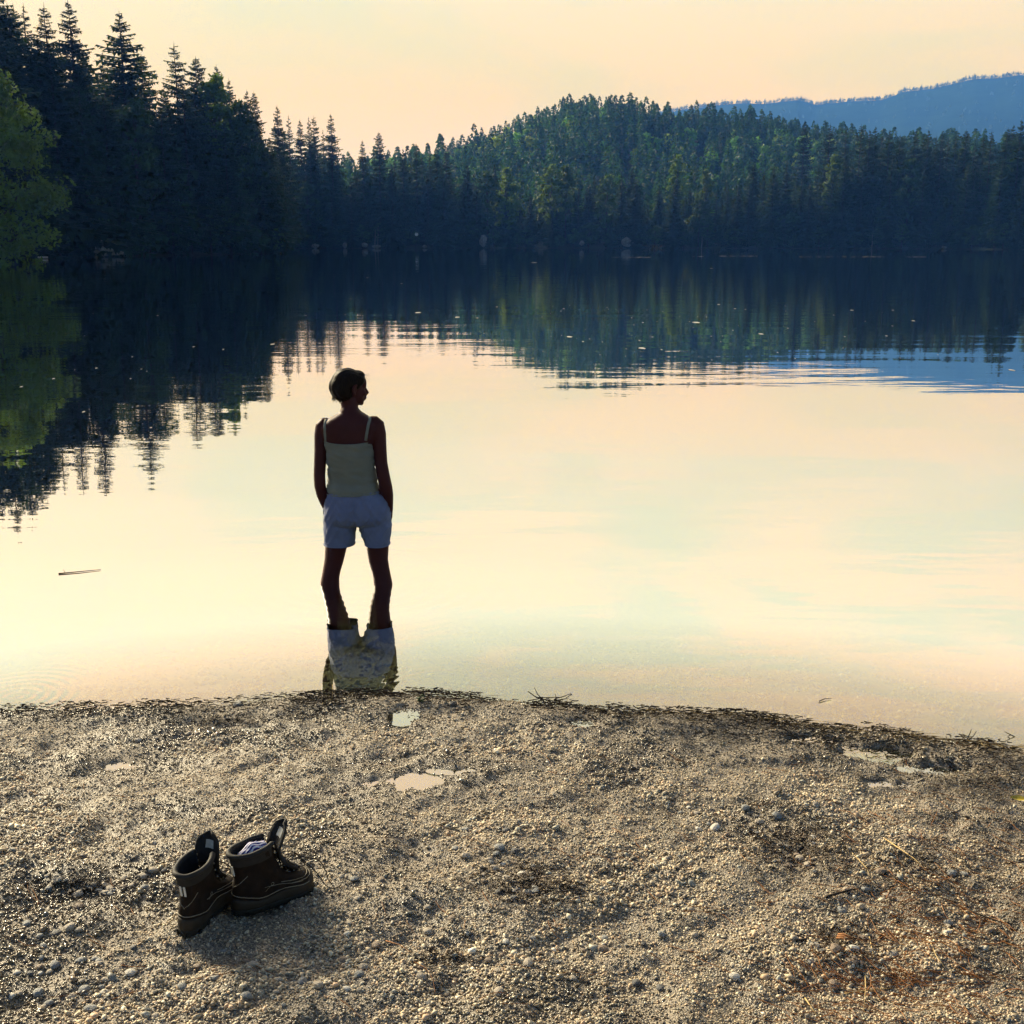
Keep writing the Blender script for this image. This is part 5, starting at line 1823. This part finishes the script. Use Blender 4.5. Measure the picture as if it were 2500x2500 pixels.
for n_, med, sg, lo, hi, shape, sd_ in ((172000, 0.0031, 0.32, 0.0018, 0.0050, (OV * 1.25, OF), 21), (22000, 0.0052, 0.32, 0.0036, 0.0125, None, 26)):
    g = np.random.default_rng(sd_)
    Y = g.uniform(2.05, 4.98, n_)
    X = g.uniform(-1, 1, n_) * (0.56 * Y + 0.04)
    d = np.interp(X, SX, SY) - Y
    keep = (d > -0.30) & ~(in_puddle(X, Y) & (g.random(len(X)) < 0.62))
    coarse = sstep(0.42, 0.66, fbm(X * 2.6, Y * 2.6, 3, 41))
    if shape is None:
        keep &= g.random(n_) < 0.30 + 0.70 * coarse
    X, Y, d, coarse = X[keep], Y[keep], d[keep], coarse[keep]
    rad = np.clip(np.exp(g.normal(math.log(med), sg, len(X))) * (0.85 + 0.35 * coarse), lo, hi)
    parts_.append(pebble_cloud(np.stack([X, Y, z_land(X, Y)], -1), rad, sd_ + 1, 0.22, wetness(X, Y, d), shape))
off_ = len(parts_[0][0])
me = mesh_np('gravel', np.concatenate([q[0] for q in parts_]), np.concatenate([parts_[0][1], parts_[1][1] + off_]), 3)
set_col(me, np.concatenate([q[2] for q in parts_]))
tag(link('gravel', me, M['pebble']), 'loose grey-brown gravel covering the lake beach', 'gravel', kind='stuff')
X, Y, g = field(6500, 4.5, 7.6, 23)
d = np.interp(X, SX, SY) - Y
k = d < -0.1
X, Y = X[k], Y[k]
rad = np.clip(np.exp(g.normal(math.log(0.011), 0.35, len(X))), 0.005, 0.03)
V, Fc, Cc = pebble_cloud(np.stack([X, Y, z_land(X, Y)], -1), rad, 24, 0.3, np.full(len(rad), 0.15))
me = mesh_np('lake_bed_gravel', V, Fc, 3)
set_col(me, Cc)
tag(link('lake_bed_gravel', me, M['pebble']), 'pebbles on the shallow lake bed seen through the water', 'gravel', kind='stuff')

# larger stones, one by one, lying in the beach
STONES = []
for k in range(7):
    bm = bmesh.new()
    bmesh.ops.create_icosphere(bm, subdivisions=2, radius=1.0)
    for v in bm.verts:
        v.co *= 1 + 0.30 * mnoise.noise(v.co * 0.9 + Vector((k * 5.3, 1, 0))) + 0.12 * mnoise.noise(v.co * 2.3 + Vector((0, k * 4.1, 0)))
        v.co.z *= 0.62
        v.co.x *= 1.2
    me = bpy.data.meshes.new('stone')
    bm.to_mesh(me)
    bm.free()
    STONES.append(me)
M['stone_mats'] = [plain('stone_%s' % nm, c, 0.6, 0.25, 60.0, 0.5, 160.0, 0.002, 0.35) for nm, c in (('tan', (0.40, 0.34, 0.26)), ('grey', (0.25, 0.25, 0.235)), ('pale', (0.58, 0.54, 0.46)), ('brown', (0.24, 0.18, 0.13)), ('dark', (0.10, 0.10, 0.10)))]
SM = []
for me in STONES:
    row = []
    for m_ in M['stone_mats']:
        c = me.copy()
        c.materials.append(m_)
        row.append(c)
    SM.append(row)
def stone(px, py, wpx, k, c, parent=beach, name='stone', under=False):
    p = on_beach(px, py)
    dep = p.y * CP + (CAM_H - p.z) * SP
    s = 0.5 * wpx * dep / F_PX
    o = bpy.data.objects.new(name, SM[k][c])
    COL.objects.link(o)
    o.parent = parent
    o.location = (p.x, p.y, p.z + s * 0.22)
    o.rotation_euler = (random.uniform(-.25, .25), random.uniform(-.25, .25), random.uniform(0, 6.28))
    o.scale = (s, s, s)
    return o
gs = random.Random(11)
cl = [(170, 2165, 70, 30, 16), (250, 2170, 50, 20, 12), (460, 2065, 60, 30, 14), (380, 2160, 60, 26, 10), (1300, 2170, 60, 40, 18), (1240, 2130, 70, 35, 12), (1180, 2080, 60, 40, 10), (2070, 2320, 70, 40, 14), (1960, 2080, 110, 60, 18), (700, 2400, 300, 90, 26), (250, 2400, 220, 80, 26), (1550, 2350, 350, 120, 22), (1750, 1990, 250, 80, 20), (450, 1800, 120, 14, 10), (2200, 2200, 250, 150, 16), (1100, 2300, 300, 80, 16), (150, 2300, 140, 60, 14), (900, 2150, 200, 60, 8)]
for (cx, cy, sx, sy, nn) in cl:
    for q in range(nn):
        px, py = gs.gauss(cx, sx * 0.6), gs.gauss(cy, sy * 0.6)
        if not (5 < px < 2495 and 1790 < py < 2490):
            continue
        if 405 < px < 790 and 2010 < py < 2320:
            continue
        stone(px, py, gs.choice((14, 16, 18, 20, 24, 28)) * (0.65 + 0.35 * (py - 1700) / 800), gs.randrange(7), gs.choice((0, 0, 0, 1, 1, 2, 3, 4)))
for px, py, wpx, k, c, lab in ((583, 1722, 26, 1, 1, 'rounded grey stone standing at the water edge left of the wader'), (1306, 2178, 26, 4, 1, 'blue-grey pointed stone in the dark hollow right of centre'), (1045, 2276, 26, 2, 0, 'tan angular stone with a dark hollow beneath, lower centre'),
                             (2041, 2322, 34, 3, 3, 'dark brown stone beside the pale cube-like pebble at lower right'), (2082, 2318, 28, 5, 2, 'pale cube-like pebble at lower right'), (2036, 2408, 28, 0, 3, 'brown stone among orange needles, lowest of the lower-right stones'), (2150, 2130, 26, 6, 3, 'dark stone right of the long orange needle at lower right'),
                             (353, 2170, 22, 2, 1, 'blue-grey stone left of the near boot'), (192, 2215, 24, 5, 3, 'reddish brown stone left of the boots'), (1105, 1720, 18, 1, 4, 'dark wet stone at the water edge right of the wader reflection')):
    o = stone(px, py, wpx, k, c, None, 'stone')
    tag(o, lab, 'stone')

# ------------------------------------------------------------------ needles, flotsam and twigs
def strip_cloud(items, name, mat, label, cat):
    """three-sided slivers: (point, direction, length, radius, bend)"""
    V, Fc = [], []
    for (p, dr, ln, r_, bend) in items:
        b = len(V)
        sd_ = Vector((-dr.y, dr.x, 0)).normalized()
        for q in range(4):
            t = q / 3
            c = p + dr * ln * (t - 0.5) + sd_ * bend * ln * (t * (1 - t)) * 4
            c.z = zl_fast(c.x, c.y) + r_ * 0.8 + 0.004 + p.z
            rr_ = r_ * (1 - 0.5 * t)
            for e in range(3):
                a = e * 2.094
                V.append(c + sd_ * rr_ * math.cos(a) + Vector((0, 0, rr_ * math.sin(a))))
        for q in range(3):
            for e in range(3):
                e2 = (e + 1) % 3
                Fc.append((b + q * 3 + e, b + q * 3 + e2, b + q * 3 + 3 + e2, b + q * 3 + 3 + e))
    return tag(link(name, mesh_np(name, [tuple(v) for v in V], Fc, 4), mat), label, cat, kind='stuff')
def zl_fast(x, y):
    return max(zl_grid(x, y), -0.002)
M['needle'] = plain('dry_needles', (0.37, 0.16, 0.055), 0.7, 0.4, 25.0)
M['flotsam'] = plain('wet_bark_flotsam', (0.052, 0.036, 0.024), 0.6, 0.5, 40.0)
M['twig'] = plain('dark_twig', (0.040, 0.030, 0.022), 0.8, 0.3, 60.0)
M['straw'] = plain('dry_straw', (0.50, 0.36, 0.16), 0.7, 0.3, 40.0)
def bp_(px, py):
    p = at_z(px, py, 0.1)
    for _ in range(3):
        p = at_z(px, py, zl_fast(p.x, p.y))
    return p
items = []
for k in range(820):
    z_ = gs.random()
    if z_ < 0.62:
        px, py = gs.gauss(2330, 190), gs.gauss(2250, 170)
    elif z_ < 0.8:
        px, py = gs.gauss(2080, 120), gs.gauss(2400, 80)
    elif z_ < 0.9:
        px, py = gs.uniform(1300, 2500), gs.uniform(1850, 2480)
    else:
        px, py = gs.uniform(0, 1400), gs.uniform(1800, 2480)
    if 400 < px < 800 and 2000 < py < 2330:
        continue
    if not 1770 < py < 2560 or px > 2560:
        continue
    p = bp_(px, py)
    a = gs.gauss(-0.55, 0.6)
    items.append((Vector((p.x, p.y, gs.uniform(0, 0.006))), Vector((math.cos(a), math.sin(a), 0)), gs.uniform(0.03, 0.085) if gs.random() < 0.8 else gs.uniform(0.09, 0.15), gs.uniform(0.0008, 0.0015), gs.uniform(-.12, .12)))
strip_cloud(items, 'pine_needles', M['needle'], 'orange-brown dry pine needles strewn over the gravel, thickest at lower right', 'pine needles')
items = []
for k in range(9000):
    t = gs.random()
    x = gs.uniform(-2.2, 2.5)
    sy = float(np.interp(x, SX, SY))
    px_ = x
    dens = 0.55 * vnoise(np.array([x * 1.9]), np.array([0.3]), 61)[0] + 0.45 * vnoise(np.array([x * 6.1]), np.array([0.7]), 62)[0]
    if gs.random() > max(0.04, (dens - 0.30) * 2.4) * (1.0 if x > -0.9 else 0.5):
        continue
    off = gs.gauss(0.02, 0.05) if gs.random() < 0.55 else gs.gauss(0.10 if x < 0.6 else 0.16, 0.08)
    off = max(off, -0.012)
    a = gs.gauss(0.0, 0.7)
    items.append((Vector((x, sy - off, gs.uniform(0, 0.030) * (1 if dens > .5 else .3))), Vector((math.cos(a), math.sin(a), 0)), gs.uniform(0.006, 0.034), gs.uniform(0.0010, 0.0034), gs.uniform(-.2, .2)))
strip_cloud(items, 'flotsam', M['flotsam'], 'dark line of wet bark and leaf flotsam along the water edge', 'flotsam')
items = []
for (cx, cy, sx, sy, nn) in ((1960, 2075, 120, 45, 420), (1320, 2165, 90, 35, 260), (2060, 2300, 80, 40, 160), (2250, 2130, 160, 60, 260), (1250, 2140, 130, 60, 200), (2400, 1900, 90, 40, 260), (180, 2170, 90, 25, 120), (560, 1760, 130, 12, 140), (1080, 2345, 60, 20, 60), (1500, 1960, 250, 60, 160)):
    for q in range(nn * 2):
        px, py = gs.gauss(cx, sx * 0.7), gs.gauss(cy, sy * 0.7)
        if px > 2540 or (400 < px < 800 and 2000 < py < 2330):
            continue
        p = bp_(px, py)
        a = gs.uniform(0, 3.14)
        items.append((Vector((p.x, p.y, gs.uniform(0, 0.006))), Vector((math.cos(a), math.sin(a), 0)), gs.uniform(0.004, 0.018), gs.uniform(0.0010, 0.0030), gs.uniform(-.2, .2)))
strip_cloud(items, 'leaf_litter', M['flotsam'], 'dark crumbs of rotted leaf and bark lying in patches on the gravel', 'leaf litter')
items = []
for k in range(260):
    x = gs.choice((gs.gauss(1.0, 0.25), gs.gauss(1.75, 0.25), gs.uniform(-1.5, 2.2)))
    sy = float(np.interp(x, SX, SY))
    a = gs.gauss(-0.1, 0.5)
    items.append((Vector((x, sy - abs(gs.gauss(0.05, 0.05)), gs.uniform(0.002, 0.02))), Vector((math.cos(a), math.sin(a), 0)), gs.uniform(0.03, 0.12), gs.uniform(0.0008, 0.0016), gs.uniform(-.2, .2)))
strip_cloud(items, 'reed_straw', M['straw'], 'tan straw and reed bits caught in the flotsam line at right', 'straw')

def twig(pts_px, r0, label, mat='twig', name='twig', lift=0.004, branches=(), water=False):
    mb = MB()
    def P3(q):
        if water:
            p = at_z(q[0], q[1], 0.0)
        else:
            p = bp_(q[0], q[1])
        return p + Vector((0, 0, lift + (q[2] if len(q) > 2 else 0)))
    pts = [P3(q) for q in pts_px]
    mb.tube(pts, [r0 * (1 - 0.6 * i / (len(pts) - 1)) for i in range(len(pts))], 7)
    for br in branches:
        b_ = [P3(q) for q in br]
        mb.tube(b_, [r0 * 0.55 * (1 - 0.6 * i / (len(b_) - 1)) for i in range(len(b_))], 6)
    return tag(mb.build(name, M[mat]), label, 'twig')
twig([(2018, 2192), (2070, 2180, 0.004), (2120, 2168)], 0.0042, 'dark stick lying on the gravel above the pale cube-like pebble')
twig([(2318, 2206), (2380, 2235, 0.004), (2440, 2255, 0.002), (2490, 2262)], 0.0030, 'long thin black stick at the right picture edge')
twig([(1952, 2300), (1990, 2292)], 0.0052, 'short thick dark stick left of the brown stone at lower right')
twig([(2160, 2050), (2230, 2100, 0.003), (2270, 2135)], 0.0020, 'thin orange-brown stem running down to the right in the needles', 'straw')
twig([(2080, 2085), (2115, 2125, 0.004), (2135, 2170)], 0.0016, 'bent straw above the dark stick at lower right', 'straw')
twig([(2122, 2290), (2128, 2320, 0.003), (2134, 2342)], 0.0016, 'short straw right of the pale cube-like pebble', 'straw')
twig([(2270, 2300), (2285, 2340, 0.004), (2315, 2378)], 0.0016, 'curved straw lying alone at lower right', 'straw')
twig([(2112, 2385), (2113, 2420, 0.004), (2108, 2474)], 0.0018, 'upright pale straw at the lower right picture edge', 'straw')
twig([(2060, 2430), (2120, 2424, 0.004), (2180, 2415)], 0.0018, 'level straw crossing the upright one at lower right', 'straw')
twig([(1965, 2440), (1998, 2488)], 0.0018, 'slanting straw at the bottom edge right of centre', 'straw')
twig([(942, 2300), (975, 2312, 0.003), (1008, 2330)], 0.0015, 'thin reddish stem lying alone in the lower middle', 'needle')
twig([(788, 1720), (815, 1712, 0.012), (840, 1708, 0.004)], 0.0040, 'tan bark splinter on the dark mound below the wader reflection', 'straw')
twig([(812, 1712), (812, 1690, 0.0), (812, 1682, 0.0)], 0.0016, 'single straw standing up out of the shallows in the wader reflection', 'straw', lift=0.02)
twig([(143, 1402), (190, 1398, 0.001), (246, 1392)], 0.004, 'dark stick floating alone on the bright water at left', name='floating_stick', water=True, branches=[[(160, 1401), (155, 1396, 0.01)]])
twig([(2000, 1714), (2014, 1709, 0.002), (2030, 1708)], 0.0025, 'small curved twig floating off the right shore', name='floating_stick', water=True)
# branched dead twig sticking up out of the flotsam
tb = bp_(1335, 1722)
dead = empty('dead_branch', tb)
tag(dead, 'bare branched dead twig sticking out of the flotsam against the bright water', 'dead branch')
def up(px, py):
    return at_y(px, py, tb.y) - tb
for i, path in enumerate(([(1335, 1724), (1325, 1708), (1312, 1694), (1305, 1680)], [(1325, 1708), (1308, 1700), (1290, 1690), (1288, 1688)], [(1335, 1724), (1348, 1714), (1358, 1705), (1355, 1692)], [(1358, 1705), (1372, 1701), (1395, 1694)], [(1395, 1694), (1390, 1700), (1382, 1703)], [(1288, 1709), (1330, 1705), (1365, 1700)], [(1348, 1714), (1370, 1720), (1392, 1722)])):
    pts = [up(*q) for q in path]
    MB().tube([p + Vector((0, 0.01 * math.sin(3 * j + i), 0)) for j, p in enumerate(pts)], [0.0028 * (1 - 0.55 * j / (len(pts) - 1)) for j in range(len(pts))], 6).build('stem', M['twig'], dead)
# two more sprigs in the flotsam at right
for bx, by, paths, lab in ((2360, 1806, ([(2360, 1808), (2368, 1790), (2372, 1780)], [(2360, 1808), (2376, 1798), (2384, 1784)], [(2366, 1800), (2350, 1792)]), 'small forked twig standing in the flotsam near the right edge'),
                           (2462, 1800, ([(2490, 1806), (2468, 1794), (2452, 1786)], [(2468, 1794), (2460, 1798)]), 'slanting twig over the water at the right picture edge')):
    b_ = bp_(bx, by)
    root = empty('dead_branch', b_)
    tag(root, lab, 'dead branch')
    for path in paths:
        pts = [at_y(q[0], q[1], b_.y) - b_ for q in path]
        MB().tube(pts, [0.0024 * (1 - 0.5 * j / (len(pts) - 1)) for j in range(len(pts))], 6).build('stem', M['twig'], root)
# green sprig at the water edge
M['sprig'] = plain('sprig_leaf', (0.05, 0.085, 0.03), 0.6, 0.3, 40.0)
b_ = bp_(1028, 1712)
root = empty('sprig', b_)
tag(root, 'small dark green leafy sprig at the water edge right of the wader', 'plant')
MB().tube([(0, 0, -0.005), (-0.004, 0, 0.012), (0.002, 0, 0.030)], [0.0016, 0.0013, 0.0008], 6).build('stem', M['sprig'], root)
for k in range(11):
    a, z_ = gs.uniform(0, 6.28), gs.uniform(0.006, 0.032)
    c = Vector((0.014 * math.cos(a), 0.014 * math.sin(a), z_))
    MB().ellipsoid(c, (0.010, 0.006, 0.002), 8, 6, Matrix.Rotation(a, 3, 'Z') @ Matrix.Rotation(gs.uniform(-.6, .6), 3, 'Y')).build('leaf', M['sprig'], root)
# curled striped bark scrap and a yellow leaf
b_ = bp_(2062, 2300)
root = empty('bark_scrap', b_, -0.5)
tag(root, 'curled reddish bark scrap with dark gaps above the brown stone at lower right', 'bark')
for k in range(3):
    MB().tube([(-0.022, 0.010 * k, 0.006), (-0.008, 0.010 * k - 0.004, 0.012), (0.010, 0.010 * k - 0.006, 0.009), (0.024, 0.010 * k - 0.002, 0.004)], [0.002, 0.0035, 0.0035, 0.0015], 7).build('strip', M['needle'], root)
M['yellow_leaf'] = plain('yellow_leaf', (0.55, 0.42, 0.06), 0.6, 0.25, 60.0)
b_ = bp_(2487, 1958)
lf = MB()
lf.rings([[Vector((x, w_ * e, 0.008 + 0.006 * abs(e) + 0.01 * x)) for e in (-1, -0.5, 0, 0.5, 1)] for x, w_ in ((-0.028, 0.001), (-0.016, 0.009), (0, 0.013), (0.016, 0.009), (0.03, 0.001))], cap=False, closed=False)
o = lf.build('leaf', M['yellow_leaf'])
o.location = b_ + Vector((0, 0, 0.004))
o.rotation_euler = (0.3, 0, -0.4)
tag(o, 'yellow fallen leaf at the right picture edge above the needles', 'leaf')

# ------------------------------------------------------------------ haze
def haze_mat():
    m = bpy.data.materials.new('evening_haze')
    m.use_nodes = True
    nt = m.node_tree
    nt.nodes.clear()
    out = nt.nodes.new('ShaderNodeOutputMaterial')
    v = nt.nodes.new('ShaderNodeVolumePrincipled')
    v.inputs['Color'].default_value = (0.09, 0.29, 1.0, 1)
    v.inputs['Absorption Color'].default_value = (1, 1, 1, 1)
    v.inputs['Density'].default_value = 0.00038
    v.inputs['Anisotropy'].default_value = 0.0
    nt.links.new(v.outputs[0], out.inputs['Volume'])
    return m
hb = MB().box((0, 0, 154), (11000, 11000, 320))
hz = hb.build('haze', haze_mat(), smooth=False)
tag(hz, 'thin blue evening haze over the lake and hills', 'haze', kind='stuff')
